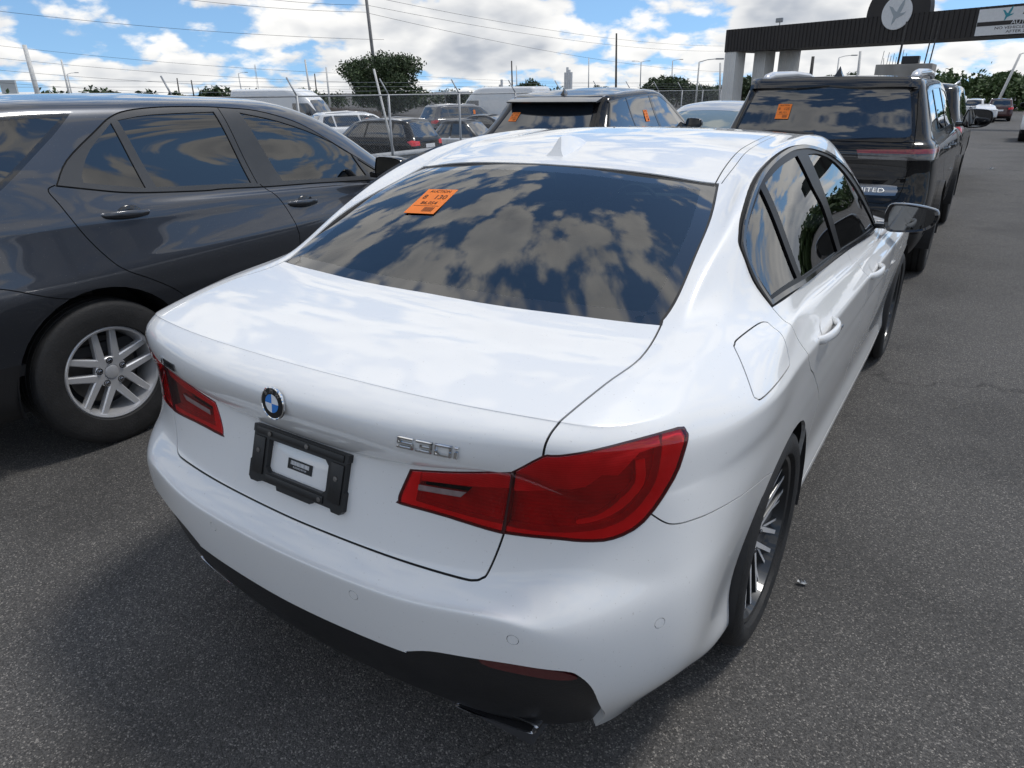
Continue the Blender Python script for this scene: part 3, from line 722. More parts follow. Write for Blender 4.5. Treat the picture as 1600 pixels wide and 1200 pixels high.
# ------------------------------------------------------------------ white sedan
def build_sedan():
    A, B, Q = shell_mesh(sedan_stations(), roof=SEDAN_ROOF, level=3)
    bvh = BVHTree.FromPolygons([tuple(a) for a in A], Q)
    def on(p, d):
        d = Vector(d).normalized(); h = bvh.ray_cast(Vector(p)+d*.4, -d, 1.2); return h[0], h[1]
    S = Shell(A, B, Q)  # most cut outlines below were traced in image pixels and raycast onto this shell
    circ = lambda c, r, n=44: [(.93, c[0]+r*math.cos(2*math.pi*i/n), c[1]+r*math.sin(2*math.pi*i/n)) for i in range(n)]
    low = lambda c: c.z < .95 and c.x > .5
    S.fill('hole', circ((0,.345),.378), (1,0,0), low); S.fill('hole', circ((2.975,.345),.374), (1,0,0), low)
    # --- lamps
    dl = (.5,-.85,.1)
    lo = smooth_curve([(.5870,-.953,.947),(.5870,-.953,.947),(.646,-.941,.990),(.675,-.926,.994),(.765,-.838,1.007),(.829,-.726,1.008),(.842,-.711,.996),(.847,-.713,.986),(.848,-.728,.962),(.84,-.755,.908),(.807,-.814,.831),(.764,-.859,.801),(.715,-.893,.797),(.663,-.921,.80),(.5632,-.953,.797),(.5632,-.953,.797)], 3, True)
    li = smooth_curve([(.334,-.966,.88),(.334,-.966,.88),(.427,-.966,.903),(.5850,-.956,.945),(.5850,-.956,.945),(.5612,-.955,.796),(.5612,-.955,.796),(.436,-.972,.80),(.312,-.981,.795),(.305,-.981,.80),(.308,-.978,.82)], 3, True)
    rear = lambda c: c.y < -.5
    inner = S.ring('lamp_edge', lo, dl, .002, .0025, rear); S.fill('lamp_outer', inner, dl, rear, two=True, only=('body',), cut=False)
    inner2 = S.ring('lamp_edge', li, (0.1,-1,0), .002, .0025, rear); S.fill('lamp_inner', inner2, (0.1,-1,0), rear, two=True, only=('body',), cut=False)
    z1 = [(.590,-.952,.942),(.649,-.94,.99),(.765,-.838,1.008),(.812,-.771,1.012),(.82,-.77,.985),(.793,-.814,.98),(.767,-.853,.938),(.744,-.876,.943),(.717,-.895,.917),(.693,-.908,.91),(.581,-.946,.893)]
    S.fill('lamp_top', z1, dl, rear, only=('lamp_outer',))
    z2 = [(.82,-.771,.982),(.819,-.791,.91),(.79,-.828,.851),(.747,-.869,.822),(.662,-.92,.811),(.56,-.953,.811),(.56,-.953,.78),(.75,-.859,.78),(.83,-.80,.79),(.88,-.70,.90),(.88,-.66,1.02),(.82,-.77,1.03)]
    z2 = list(smooth_curve([q for q in z2[:6]], 3))+[np.array(q) for q in z2[6:]]
    S.fill('lamp_band', z2, dl, rear, only=('lamp_outer',))
    z2b = [(.803,-.80,.962),(.803,-.80,.962),(.804,-.80,.905),(.777,-.84,.858),(.737,-.875,.834),(.70,-.89,.826),(.70,-.89,.836),(.735,-.872,.846),(.766,-.845,.872),(.789,-.815,.91),(.788,-.815,.962),(.788,-.815,.962)]
    z2b = list(smooth_curve(z2b, 3, True))
    S.fill('lamp_glow', z2b, dl, rear, only=('lamp_outer',))
    S.fill('lamp_top', [(.325,-.966,.90),(.60,-.951,.96),(.571,-.951,.897),(.35,-.968,.857),(.358,-.966,.882)], (.1,-1,0), rear, only=('lamp_inner',))
    S.fill('lamp_grey', [(.358,-.969,.854),(.482,-.963,.872),(.467,-.965,.856),(.356,-.971,.840)], (.1,-1,0), rear, only=('lamp_inner',))
    S.fill('lamp_band', [(.30,-.98,.81),(.60,-.954,.815),(.60,-.954,.78),(.29,-.98,.78)], (.1,-1,0), rear, only=('lamp_inner',))
    S.fill('lamp_band', [(.29,-.966,.90),(.362,-.966,.895),(.343,-.977,.79),(.29,-.98,.78)], (.1,-1,0), rear, only=('lamp_inner','lamp_top'))
    # --- rear window
    rg = smooth_curve([(-.3,.152,1.398),(-.3,.152,1.398),(0,.135,1.402),(.2,.142,1.397),(.342,.152,1.39),(.5,.183,1.374),(.57,.21,1.363),(.57,.21,1.363),(.619,.015,1.294),(.644,-.147,1.237),(.66,-.309,1.157),(.658,-.405,1.113),(.645,-.425,1.11),(.454,-.456,1.11),(.178,-.48,1.108),(-.3,-.475,1.108),(-.3,-.475,1.108)], 4, True)
    dg = (0,-.45,.9); mid = lambda c: -.6 < c.y < .5
    i1 = S.ring('seal', rg, dg, .003, .004, mid)
    S.fill('rear_glass', i1, dg, mid, two=True, only=('body',), cut=False)
    P = clean2(S.to2(rg, dg), True)
    if .5*sum(P[i-1][0]*P[i][1]-P[i][0]*P[i-1][1] for i in range(len(P))) < 0: P = P[::-1]
    i2 = offset2(P, .046, True); S.cut(i2, dg, True, mid); S.assign('rear_pane', i2, dg, mid, ('rear_glass',))
    # --- side windows
    dw = (1,0,.5); sw = lambda c: c.z > .93 and c.x > .45
    tr = smooth_curve([(.832,-.066,1.091),(.832,-.066,1.091),(.777,-.073,1.156),(.732,-.056,1.23),(.714,-.024,1.262),(.694,.053,1.307),(.671,.206,1.367),(.66,.396,1.412),(.656,.632,1.436),(.663,.811,1.437),(.673,.984,1.424),(.694,1.249,1.379),(.715,1.56,1.280),(.77,1.9,1.12),(.82,2.12,.995),(.82,2.12,.995),(.843,1.9,.980),(.839,1.081,1.033)], 4, True)
    i3 = S.ring('seam', tr, dw, .003, .002, sw); i5 = S.ring('bead', i3, dw, 0, .013, sw, two=True); S.fill('trim', i5, dw, sw, two=True, only=('body',), cut=False)
    S.fill('quarter_glass', smooth_curve([(.758,-.049,1.193),(.733,-.019,1.243),(.716,.054,1.289),(.696,.222,1.355),(.696,.222,1.355),(.827,.222,1.105),(.827,.222,1.105),(.821,-.035,1.110),(.821,-.035,1.110)], 4, True), dw, sw, only=('trim',))
    S.fill('rear_door_glass', smooth_curve([(.694,.270,1.363),(.694,.270,1.363),(.685,.464,1.394),(.681,.715,1.410),(.681,.715,1.410),(.731,.757,1.307),(.77,.838,1.217),(.832,.900,1.062),(.832,.900,1.062),(.83,.268,1.100),(.83,.268,1.100)], 4, True), dw, sw, only=('trim',))
    S.fill('front_door_glass', smooth_curve([(.685,.860,1.404),(.685,.860,1.404),(.692,1.042,1.392),(.714,1.28,1.343),(.757,1.56,1.235),(.785,1.78,1.11),(.82,1.98,.998),(.826,1.922,.996),(.826,1.922,.996),(.832,.975,1.053),(.832,.975,1.053),(.78,.941,1.191),(.733,.895,1.304)], 4, True), dw, sw, only=('trim',))
    # --- windscreen
    wf = lambda c: c.y > 1.3
    S.fill('windscreen', smooth_curve([(-.3,2.47,1.01),(0,2.48,1.01),(.4,2.43,1.01),(.66,2.30,1.02),(.66,2.30,1.02),(.52,1.60,1.385),(.52,1.60,1.385),(.3,1.64,1.40),(0,1.65,1.405),(-.3,1.64,1.40)], 3, True), (0,.4,.9), wf)
    # --- panel gaps
    S.strip('seam', smooth_curve([(.655,-.40,1.117),(.664,-.425,1.109),(.688,-.599,1.086),(.674,-.738,1.073),(.655,-.89,1.046),(.649,-.928,1.02),(.647,-.941,.988)], 5), (.2,-.6,.75), .0048, lambda c: c.y < -.3 and c.z > .9, face=-.2)
    S.strip('seam', smooth_curve([(.566,-.955,.80),(.551,-.965,.744),(.538,-.979,.701),(.530,-.985,.692),(.516,-.993,.685),(.475,-1.001,.681),(.284,-1.018,.675),(.046,-1.027,.672),(-.06,-1.027,.672)], 5), (.1,-1,.15), .0048, rear)
    dd = (1,0,.25)
    S.strip('seam', smooth_curve([(.832,-.068,1.094),(.884,-.06,1.046),(.917,-.035,.987),(.931,-.005,.945),(.929,.075,.885),(.929,.175,.829),(.921,.40,.676),(.92,.425,.62),(.91,.43,.45),(.90,.45,.335),(.90,.50,.325),(.90,2.3,.325),(.90,2.36,.36),(.90,2.42,.6),(.92,2.44,.85),(.89,2.40,.93),(.86,2.2,.955)], 5), dd, .0045, lambda c: c.x > .5 and c.y > -.3)
    S.strip('seam', smooth_curve([(.848,1.080,1.035),(.88,1.080,.995),(.911,1.082,.958),(.93,1.10,.88),(.93,1.134,.80),(.917,1.20,.60),(.90,1.22,.33)], 5), dd, .0045, lambda c: c.x > .5)
    fuel = smooth_curve([(.834,-.382,1.064),(.824,-.360,1.072),(.821,-.325,1.0755),(.832,-.195,1.078),(.845,-.152,1.075),(.856,-.150,1.064),(.909,-.175,1.014),(.92,-.190,.993),(.924,-.230,.986),(.92,-.430,.986),(.913,-.465,.993),(.90,-.462,1.008)], 4, True)
    i4 = S.ring('seam', fuel, (.8,0,.6), .0015, .002, sw); S.fill('fuel_door', i4, (.8,0,.6), sw, two=True, cut=False)
    S.strip('seam', smooth_curve([(.812,-.805,.850),(.839,-.779,.821),(.859,-.754,.811),(.884,-.697,.803),(.912,-.548,.775),(.917,-.30,.712),(.917,-.20,.68)], 5), (.85,-.5,.05), .0035, lambda c: c.y < -.1)
    # --- bumper insert (black lower apron)
    ins = smooth_curve([(-.12,-1.085,.468),(-.12,-1.085,.468),(.074,-1.084,.470),(.35,-1.067,.476),(.37,-1.067,.480),(.439,-1.06,.509),(.534,-1.04,.524),(.637,-1.0,.536),(.724,-.977,.535),(.751,-.954,.513),(.768,-.93,.467),(.772,-.898,.39),(.768,-.87,.33),(.73,-.84,.235),(.70,-.8,.15),(.70,-.8,.1),(-.12,-.8,.1),(-.12,-.8,.1)], 4, True)
    di = (.25,-1,0); S.fill('apron', ins, di, rear, face=-.3)
    S.fill('reflector', smooth_curve([(.545,-1.03,.512),(.60,-1.0,.520),(.70,-.98,.522),(.742,-.955,.503),(.735,-.955,.493),(.66,-.98,.494),(.56,-1.0,.494)], 3, True), di, rear, only=('apron',))
    # --- parking sensors
    for (x, y, z), d in (((.25,-1.092,.596),(.07,-1,0)), ((.627,-1.021,.603),(.29,-.95,.05)), ((.86,-.821,.607),(.83,-.56,0))):
        a, b, dv = S.axes(d); c = Vector((x,y,z))
        S.ring('seam', [tuple(c+(a*math.cos(2*math.pi*i/18)+b*math.sin(2*math.pi*i/18))*.0125) for i in range(18)], d, .0006, .0008, rear)
    # --- roof channels
    for dx in (0,.026):
        S.strip('seam', smooth_curve([(.563+dx*.6,.205+.01*(dx>0),1.366),(.548+dx,.34,1.40),(.533+dx,.489,1.428),(.516+dx,.72,1.447),(.504+dx,.986,1.457),(.50+dx,1.25,1.45),(.498+dx,1.5,1.43)], 4), (0,0,1), .003 if dx else .004, lambda c: c.z > 1.3)
    # --- panel names
    fr = lambda c: c.y < -.3
    S.assign('trunk_lid', S.to2([(-.1,-.3,1),(.66,-.3,1.11),(.664,-.425,1.109),(.688,-.599,1.086),(.674,-.738,1.073),(.655,-.89,1.046),(.649,-.935,1.02),(.649,-1.2,1),(-.1,-1.2,1)], (0,0,1)), (0,0,1), lambda c: c.z > 1.02 and c.y < -.41, ('body',))
    S.assign('trunk_lid', S.to2([(-.1,-1,1.03),(.649,-1,1.03),(.647,-.94,.99),(.59,-.95,.945),(.563,-.95,.796),(.551,-.965,.744),(.538,-.979,.701),(.530,-.985,.692),(.516,-.993,.685),(.475,-1.001,.681),(.284,-1.018,.675),(.046,-1.027,.672),(-.1,-1.027,.672)], (.1,-1,.15)), (.1,-1,.15), rear, ('body',))
    S.assign('rear_bumper', S.to2([(0,-1.2,.6),(0,-1.2,.1),(.92,-.19,.1),(.92,-.19,.68),(.917,-.30,.712),(.912,-.548,.775),(.884,-.697,.803),(.859,-.754,.811),(.839,-.779,.821),(.812,-.805,.850),(.75,-.87,.80),(.55,-.97,.80),(.53,-1.0,.67),(0,-1.1,.67)], (.85,-.5,.05)), (.85,-.5,.05), lambda c: c.y < -.1 and c.z < .86, ('body',), face=-.9)
    side = lambda c: c.x > .6
    S.assign('rear_door', S.to2([(.832,-.068,1.12),(.884,-.06,1.046),(.917,-.035,.987),(.931,-.005,.945),(.929,.075,.885),(.929,.175,.829),(.921,.40,.676),(.92,.425,.62),(.91,.43,.45),(.90,.45,.33),(.90,.50,.325),(.9,1.22,.325),(.917,1.20,.60),(.93,1.134,.80),(.911,1.082,.958),(.84,1.08,1.06)], dd), dd, side, ('body',))
    S.assign('front_door', S.to2([(.84,1.08,1.06),(.911,1.082,.958),(.93,1.134,.80),(.917,1.20,.60),(.90,1.22,.325),(.90,2.3,.325),(.90,2.36,.36),(.90,2.42,.6),(.92,2.44,.85),(.89,2.40,.93),(.84,2.1,1.0)], dd), dd, side, ('body',))
    S.refit(('rear_glass','rear_pane'), 2, 3); S.refit(('trim','bead','quarter_glass','rear_door_glass','front_door_glass'), 0, 4); S.refit(('windscreen',), 2, 4)
    # --- objects
    T = empty('sedan', (0,0,0), 0, 'white four-door sedan with red tail lights, orange sticker in its rear window', 'car')
    wp = M['white_paint']
    body = S.obj('body', 'body', wp, T, skirt=.012)
    tag(S.obj('seam', 'panel_gap', M['seam'], body, off=-.006), kind='stuff')
    lid = S.obj('trunk_lid', 'trunk_lid', wp, T, skirt=.012)
    bump = S.obj('rear_bumper', 'rear_bumper', wp, T, skirt=.03)
    fl = S.obj('fuel_door', 'fuel_door', wp, T, skirt=.006, sides='r')
    S.obj('fuel_door', 'quarter_patch', wp, body, skirt=.006, sides='l')
    S.obj('apron', 'lower_apron', M['black_plastic'], T, off=-.018, skirt=.02)
    for sd in 'rl':
        S.obj('reflector', 'reflector', M['reflector'], T, off=-.012, skirt=.01, sides=sd)
    S.obj('seal', 'window_seal', M['rubber'], T, off=-.004)
    wn = S.obj('rear_glass', 'rear_window_border', M['frit'], T, off=-.004)
    S.obj('rear_pane', 'rear_window_pane', M['glass_blue'], T, off=-.004)
    S.obj('windscreen', 'windscreen', M['glass_side'], T, off=-.003)
    for sd, sg in (('r',1),('l',-1)):
        S.obj('trim', 'window_pillar', M['pillar'], T, off=.0015, skirt=.010, sides=sd); S.obj('bead', 'window_trim', M['black_trim'], T, off=.006, skirt=.014, sides=sd)
        S.obj('quarter_glass', 'window_pane', M['glass_side'], T, off=-.004, sides=sd)
        d1 = S.obj('rear_door', 'rear_door', wp, T, skirt=.012, sides=sd)
        S.obj('rear_door_glass', 'window_pane', M['glass_side'], d1, off=-.004, sides=sd)
        d2 = S.obj('front_door', 'front_door', wp, T, skirt=.012, sides=sd)
        S.obj('front_door_glass', 'window_pane', M['glass_side'], d2, off=-.004, sides=sd)
        lm = S.obj('lamp_edge', 'tail_light', M['red_black'], T, off=-.001, skirt=.045, sides=sd)
        for tg in ('lamp_outer','lamp_inner','lamp_top','lamp_band','lamp_glow'): S.obj(tg, 'outer_lens', M['lens_clear'], lm, off=.002, sides=sd)
        S.obj('lamp_outer', 'dark_reflector', M['lens_dark'], lm, off=-.030, sides=sd); S.obj('lamp_inner', 'dark_reflector', M['lens_dark'], lm, off=-.022, sides=sd)
        S.obj('lamp_top', 'bright_reflector', M['lens_bright'], lm, off=-.010, skirt=.022, sides=sd)
        S.obj('lamp_band', 'light_band', M['lens_band'], lm, off=-.006, skirt=.026, sides=sd)
        S.obj('lamp_glow', 'light_guide', M['lens_band'], lm, off=-.016, skirt=.016, sides=sd)
        S.obj('lamp_grey', 'reverse_light', M['lamp_grey'], lm, off=.001, skirt=.006, sides=sd)
        # door handles: pull bar bridging a shallow cup
        for door, y0, z0 in ((d1,.24,.955), (d2,1.26,.925)):
            h = MB(); p, n = on((.93,y0,z0), (1,0,.2)); n = Vector(n)
            xb = p.x
            pts = []
            for i in range(13):
                f = i/12; y = y0-.115+.23*f; o = .036*math.sin(math.pi*min(1,max(0,f)))**.55
                pts.append((sg*(xb-.008+o), y, z0+.006*math.sin(math.pi*f)))
            hb = MB(); V = []; F = []; K = 8
            for i, q in enumerate(pts):
                f = i/12; hh = .013+.006*math.sin(math.pi*f); tt = .008
                for k in range(K):
                    a = 2*math.pi*k/K; V.append((q[0]+sg*tt*math.cos(a), q[1], q[2]+hh*math.sin(a)))
            for i in range(12):
                for k in range(K): F.append((i*K+k, i*K+(k+1)%K, (i+1)*K+(k+1)%K, (i+1)*K+k))
            F += [tuple(range(K)), tuple(12*K+k for k in range(K-1,-1,-1))]
            hd = mesh_obj('door_handle', V, F, wp, door)
            cup = MB(); V = []; F = []
            for r in range(5):
                for k in range(20):
                    a = 2*math.pi*k/20; rr = r/4; q, nn = on((.93, y0-.01+.062*rr*math.cos(a), z0+.033*rr*math.sin(a)), (1,0,.2))
                    q = q+Vector(nn)*(.0015-.0025*0); V.append((sg*q.x, q.y, q.z))
            for r in range(4):
                for k in range(20): F.append((r*20+k, r*20+(k+1)%20, (r+1)*20+(k+1)%20, (r+1)*20+k))
            mesh_obj('handle_cup', V, F, M['silver_paint'] if False else wp, hd)
            MB().bbox(sg*(xb+.024)-.006, sg*(xb+.024)+.006, y0+.055, y0+.105, z0-.014, z0-.004, .002).build('lock_insert', M['black_trim'], hd)
    # wheel arch liners and dark underside
    for y0 in (0, 2.975):
        for sg in (1,-1):
            MB().lathe([(sg*.60,.0),(sg*.60,.384),(sg*.915,.384)], axis_pt=(0,y0,.345), n=40, axis='x', a0=R(-12), a1=R(192)).build('wheel_arch_liner', M['rubber'], T)
    MB().box(-.60,.60,-.9,3.6,.17,.30).build('underbody', M['cabin'], T)
    MB().box(-.86,.86,.45,2.55,.18,.24).build('floor_pan', M['cabin'], T)
    # cabin
    cb = MB().bbox(-.74,.74,-.42,.22,.86,1.085,.03); cb.build('parcel_shelf', M['cabin'], T)
    for x in (-.36,.36):
        s1 = MB().bbox(x-.30,x+.30,.16,.42,.55,1.17,.06); s1.bbox(x-.14,x+.14,.20,.31,1.17,1.30,.04).build('rear_seat', M['seat'], T, ang=40)
        s2 = MB().bbox(x-.26,x+.26,1.05,1.25,.45,1.12,.07); s2.bbox(x-.13,x+.13,1.06,1.16,1.16,1.33,.04); s2.bbox(x-.03,x+.03,1.09,1.12,1.1,1.2,.01).build('front_seat', M['seat'], T, ang=40)
    MB().bbox(-.72,.72,1.95,2.4,.70,.97,.06).build('dashboard', M['cabin'], T, ang=40)
    MB().lathe([(-.012,.165),(0,.177),(.012,.165),(0,.153)], axis_pt=(-.37,1.78,.97), n=28, axis='y', closed=True).build('steering_wheel', M['cabin'], T, smooth=True)
    MB().bbox(-.12,.12,1.98,2.0,1.27,1.33,.008).build('mirror_inside', M['cabin'], T)
    MB().box(-.86,.86,-.45,2.5,.24,.45).build('cabin_floor', M['cabin'], T)
    # wheels
    wm = dict(tyre=M['tyre'], rim=M['grey_alloy'], face=M['alloy'], spoke=M['grey_alloy'], cap=M['black_trim'], brake=M['brake'], dark=M['cabin'], dark_chrome=M['dark_chrome'])
    sty = dict(n=7, hub=.075, a0=.3, **{'in':.42}, out=.13, w0=.024, w1=.018, extra=.31, d0=-.022, pcd=.056, lug=.63)
    for y0, rd, wd in ((0,.342,.275),(2.975,.340,.245)):
        for sg in (1,-1): make_wheel(T, (sg*(.918-wd/2*1.03), y0, rd), sg, rd, wd, .262, sty, wm)
    # door mirrors
    for sg in (1,-1):
        m_ = MB(); V = []; F = []
        prof = [(-.10,-.062),(-.03,-.066),(.06,-.05),(.103,-.012),(.108,.03),(.085,.052),(0,.066),(-.085,.068),(-.112,.05),(-.118,0)]
        prof = [tuple(q) for q in smooth_curve([(a,b) for a,b in prof], 3, True)]; n = len(prof)
        lay = [(0,.96),(.008,1.0),(.05,.99),(.10,.86),(.14,.6),(.16,.2)]
        for dy, sc in lay:
            for a, b in prof: V.append((sg*(.985+a*sc+.03*dy), 1.90+dy+ .10*a*0, 1.047+b*sc))
        for i in range(len(lay)-1):
            for k in range(n): F.append((i*n+k, i*n+(k+1)%n, (i+1)*n+(k+1)%n, (i+1)*n+k))
        F.append(tuple(range(len(V)-n, len(V))))
        mr = mesh_obj('door_mirror', V, F, M['black_trim'], T); auto_smooth(mr, 40)
        mesh_obj('mirror_rim', [(sg*(.985+a*f), 1.90+d, 1.047+b*f) for f,d in ((.965,-.001),(.84,.006)) for a,b in prof], [(k,(k+1)%n,n+(k+1)%n,n+k) for k in range(n)], M['black_trim'], mr)
        mesh_obj('mirror_glass', [(sg*(.985+a*.84), 1.906, 1.047+b*.84) for a,b in prof], [tuple(range(n))], M['mirror'], mr)
        MB().bbox(sg*.885-.06, sg*.885+.06, 1.93, 2.0, .985, 1.012, .01).build('mirror_arm', M['black_trim'], mr, ang=40)
    # shark-fin aerial
    V = []; F = []; n = 14
    for i in range(n+1):
        f = i/n; y = .215+.235*f; zb = SEDAN_ROOF(y)-.004
        h = .07*(1-f)**.75*(1 if f > 0 else .96); back = -.0
        hw_ = .036*math.sqrt(max(0,1-f**2.2))+.002
        for (a, b) in ((-1,0),(-.55,.35),(-.22,.85),(0,1),(.22,.85),(.55,.35),(1,0)):
            V.append((a*hw_*(1-.25*b), y+.045*b*(1-f), zb+h*b))
    for i in range(n):
        for k in range(6): F.append((i*7+k, i*7+k+1, (i+1)*7+k+1, (i+1)*7+k))
    F.append(tuple(range(6,-1,-1)))
    auto_smooth(mesh_obj('roof_aerial', V, F, wp, T), 50)
    # --- badge
    p, n = on((0,-1.03,.983), (0,-1,.1)); n = Vector((0,-1,.12)).normalized(); mt = frame_on(p+n*.002, n)
    bd = MB(); bd.lathe([(0,.0385),(.004,.0385),(.0055,.0365),(.0045,.035)], n=40, axis='z'); bd.V = [mt @ Vector(v) for v in bd.V]
    bo = bd.build('badge', M['chrome'], T, smooth=True, ang=40)
    dk = MB().lathe([(.0042,.0352),(.0052,.022),(.0052,.0)], n=40, axis='z'); dk.V = [mt @ Vector(v) for v in dk.V]; dk.build('badge_ring', M['sticker_black'], bo)
    for q in range(4):
        w_ = MB(); pts = [(0,0)]+[(.0215*math.cos(a),.0215*math.sin(a)) for a in [math.pi/2*(q+i/8) for i in range(9)]]
        w_.prism(pts, .0054, .0062, mt).build('badge_quarter', M['blue'] if q in (1,3) else M['white_plastic'], bo)
    for ch, a in (('B',2.30),('M',math.pi/2),('W',.84)):
        text_obj('badge_letter', ch, .0135, M['chrome'], bo, mt @ Matrix.Translation((.0288*math.cos(a), .0288*math.sin(a), .0058)) @ Matrix.Rotation(a-math.pi/2, 4, 'Z'), .0004)
    # --- model lettering, chamfered blocks
    def glyph(cells, mtx, parent):
        g = MB()
        for (x0,x1,y0,y1) in cells:
            bm_ = .0016
            V = [(x0,y0,0),(x1,y0,0),(x1,y1,0),(x0,y1,0),(x0+bm_,y0+bm_,.0045),(x1-bm_,y0+bm_,.0045),(x1-bm_,y1-bm_,.0045),(x0+bm_,y1-bm_,.0045)]
            g.add([mtx @ Vector(v) for v in V], [(4,5,6,7),(0,1,5,4),(1,2,6,5),(2,3,7,6),(3,0,4,7)])
        return g.build('model_letter', M['chrome'], parent)
    Wd, Hh, sw_ = .0385, .027, .0066
    top = (0,Wd,Hh-sw_,Hh); mdl = (0,Wd,Hh/2-sw_/2,Hh/2+sw_/2); bot = (0,Wd,0,sw_)
    ul = (0,sw_,Hh/2,Hh); ur = (Wd-sw_,Wd,Hh/2,Hh); ll = (0,sw_,0,Hh/2); lr = (Wd-sw_,Wd,0,Hh/2)
    G = {'5':[top,mdl,bot,ul,lr],'3':[top,(Wd*.25,Wd,Hh/2-sw_/2,Hh/2+sw_/2),bot,ur,lr],'0':[top,bot,ul,ll,ur,lr],'i':[(0,.0095,0,Hh*.64),(0,.0095,Hh*.78,Hh)]}
    xx = .344
    for ch in '530i':
        q, n = on((xx+.015,-1.0,.974), (0.15,-1,0)); q2, _ = on((xx+.04,-1.0,.974), (0.15,-1,0))
        xdir = (q2-q).normalized(); up = Vector((0,0.02,1)); nn = xdir.cross(up).normalized(); upv = nn.cross(xdir)
        mt2 = Matrix((xdir, upv, nn)).transposed().to_4x4(); base, _ = on((xx,-1.0,.974), (0.15,-1,0)); mt2.translation = base+nn*.001-upv*Hh/2
        sh = Matrix.Identity(4); sh[0][1] = .16
        glyph(G[ch], mt2 @ sh, lid); xx += Wd+.0052 if ch != 'i' else 0
    p, _ = on((-.477,-1,.968), (-.15,-1,0)); mt = frame_on(p+Vector((-.15,-1,0)).normalized()*.001, (-.20,-1,.03))
    xb_ = MB().box(-.024,.046,-.010,.010,0,.0022, mat=mt).build('drive_badge', M['dark_chrome'], lid)
    text_obj('drive_badge_x', 'X', .030, M['chrome'], lid, mt @ Matrix.Translation((-.036,.001,.001)), .001)
    text_obj('drive_badge_print', 'DRIVE', .017, M['sticker_black'], lid, mt @ Matrix.Translation((.011,0,.0026)), .0003, xs=1.15)
    # --- licence plate bracket
    pt, _ = on((0,-1,.866), (0,-1,0)); pb, _ = on((0,-1,.735), (0,-1,0))
    up = (pt-pb).normalized(); nn = Vector((1,0,0)).cross(up).normalized()
    if nn.y > 0: nn = -nn
    mt = Matrix((Vector((1,0,0)), up, nn)).transposed().to_4x4(); mt.translation = (pt+pb)/2+nn*.006
    H2 = (pt-pb).length/2; w2 = .163
    br = MB()
    outer = [(-w2,H2),(w2,H2),(w2,H2-.018),(w2-.004,H2-.02),(w2-.004,-H2*.28),(w2,-H2*.33),(w2,-H2*.95),(w2-.008,-H2*1.08),(w2-.034,-H2*1.08),(w2-.038,-H2*.98),(.062,-H2*.98),(.058,-H2*1.12),(-.058,-H2*1.12),(-.062,-H2*.98),(-w2+.038,-H2*.98),(-w2+.034,-H2*1.08),(-w2+.008,-H2*1.08),(-w2,-H2*.95),(-w2,-H2*.33),(-w2+.004,-H2*.28),(-w2+.004,H2-.02),(-w2,H2-.018)]
    ix, iy0, iy1 = .104, -H2*.58, H2*.60
    inn = [(-ix,iy1),(ix-.012,iy1),(ix,iy1-.012),(ix,iy0+.010),(ix-.010,iy0),(-ix+.010,iy0),(-ix,iy0+.010)]
    from mathutils.geometry import delaunay_2d_cdt
    vv = [Vector(q) for q in outer+inn]; no_, ni = len(outer), len(inn)
    ed = [(i,(i+1)%no_) for i in range(no_)]+[(no_+i,no_+(i+1)%ni) for i in range(ni)]
    r_ = delaunay_2d_cdt(vv, ed, [], 0, 1e-5)
    VV = [tuple(v) for v in r_[0]]; FF = []
    for f in r_[2]:
        cx = sum(VV[i][0] for i in f)/3; cy = sum(VV[i][1] for i in f)/3
        if in_poly(cx,cy,outer) and not in_poly(cx,cy,inn): FF.append(f)
    n0 = len(VV); V = [mt @ Vector((a,b,.007)) for a,b in VV]+[mt @ Vector((a,b,-.008)) for a,b in VV]
    F = [tuple(f) for f in FF]
    ec = {}
    for f in FF:
        for k in range(3): ec[(f[k],f[(k+1)%3])] = 1
    F += [(b,a,a+n0,b+n0) for (a,b) in ec if (b,a) not in ec]
    bk = mesh_obj('plate_bracket', V, F, M['bracket'], T, False)
    rb = MB()
    for x in (-.134,.134): rb.bbox(x-.020,x+.020,-H2*.75,H2*.62,.006,.0105,.002, mat=mt)
    rb.bbox(-.10,.10,-H2*.93,-H2*.66,.006,.010,.002, mat=mt); rb.bbox(-.15,.15,H2*.70,H2*.95,.006,.0095,.002, mat=mt)
    rb.build('bracket_rib', M['bracket'], bk, ang=40)
    for x, y in ((-.134,.1*H2),(.134,.1*H2),(.03,H2*.82),(-.10,H2*.80),(.09,-H2*.8)):
        b_ = MB().lathe([(0,.0065),(.0025,.006),(.003,.0)], n=10, axis='z'); b_.V = [mt @ (Vector(v)+Vector((x,y,.010))) for v in b_.V]; b_.build('bolt', M['brake'], bk)
    lb = MB().box(-.042,.042,-.016,.010,-.0055,-.0045, mat=mt).build('serial_label', M['sticker_black'], T)
    bc = MB(); rr = random.Random(4); x = -.032
    while x < .032:
        w_ = rr.choice((.0008,.0014,.002)); bc.box(x, x+w_, -.004, .006, -.0045, -.0042, mat=mt); x += w_+rr.choice((.0008,.0012))
    bc.build('barcode', M['white_plastic'], lb)
    text_obj('print', '5UX530G1937104', .006, M['white_plastic'], lb, mt @ Matrix.Translation((0,-.0095,-.0043)), .0001)
    # --- exhaust tips
    for sg in (1,-1):
        ex = MB(); V = []; F = []; pr = [tuple(q) for q in smooth_curve([(-.095,-.022),(.075,-.022),(.10,0),(.085,.026),(-.08,.026),(-.105,0)], 4, True)]; n = len(pr)
        for dy, sc in ((0,1.0),(-.004,.97),(0,.90),(.10,.86),(.12,1.0)):
            for a, b in pr: V.append((sg*(.53+a*sc), -.962+dy+.16*(a*sc+.10), .268+b*sc*.72))
        for i, j in ((0,1),(1,2),(2,3),(4,0)):
            for k in range(n): F.append((i*n+k, i*n+(k+1)%n, j*n+(k+1)%n, j*n+k))
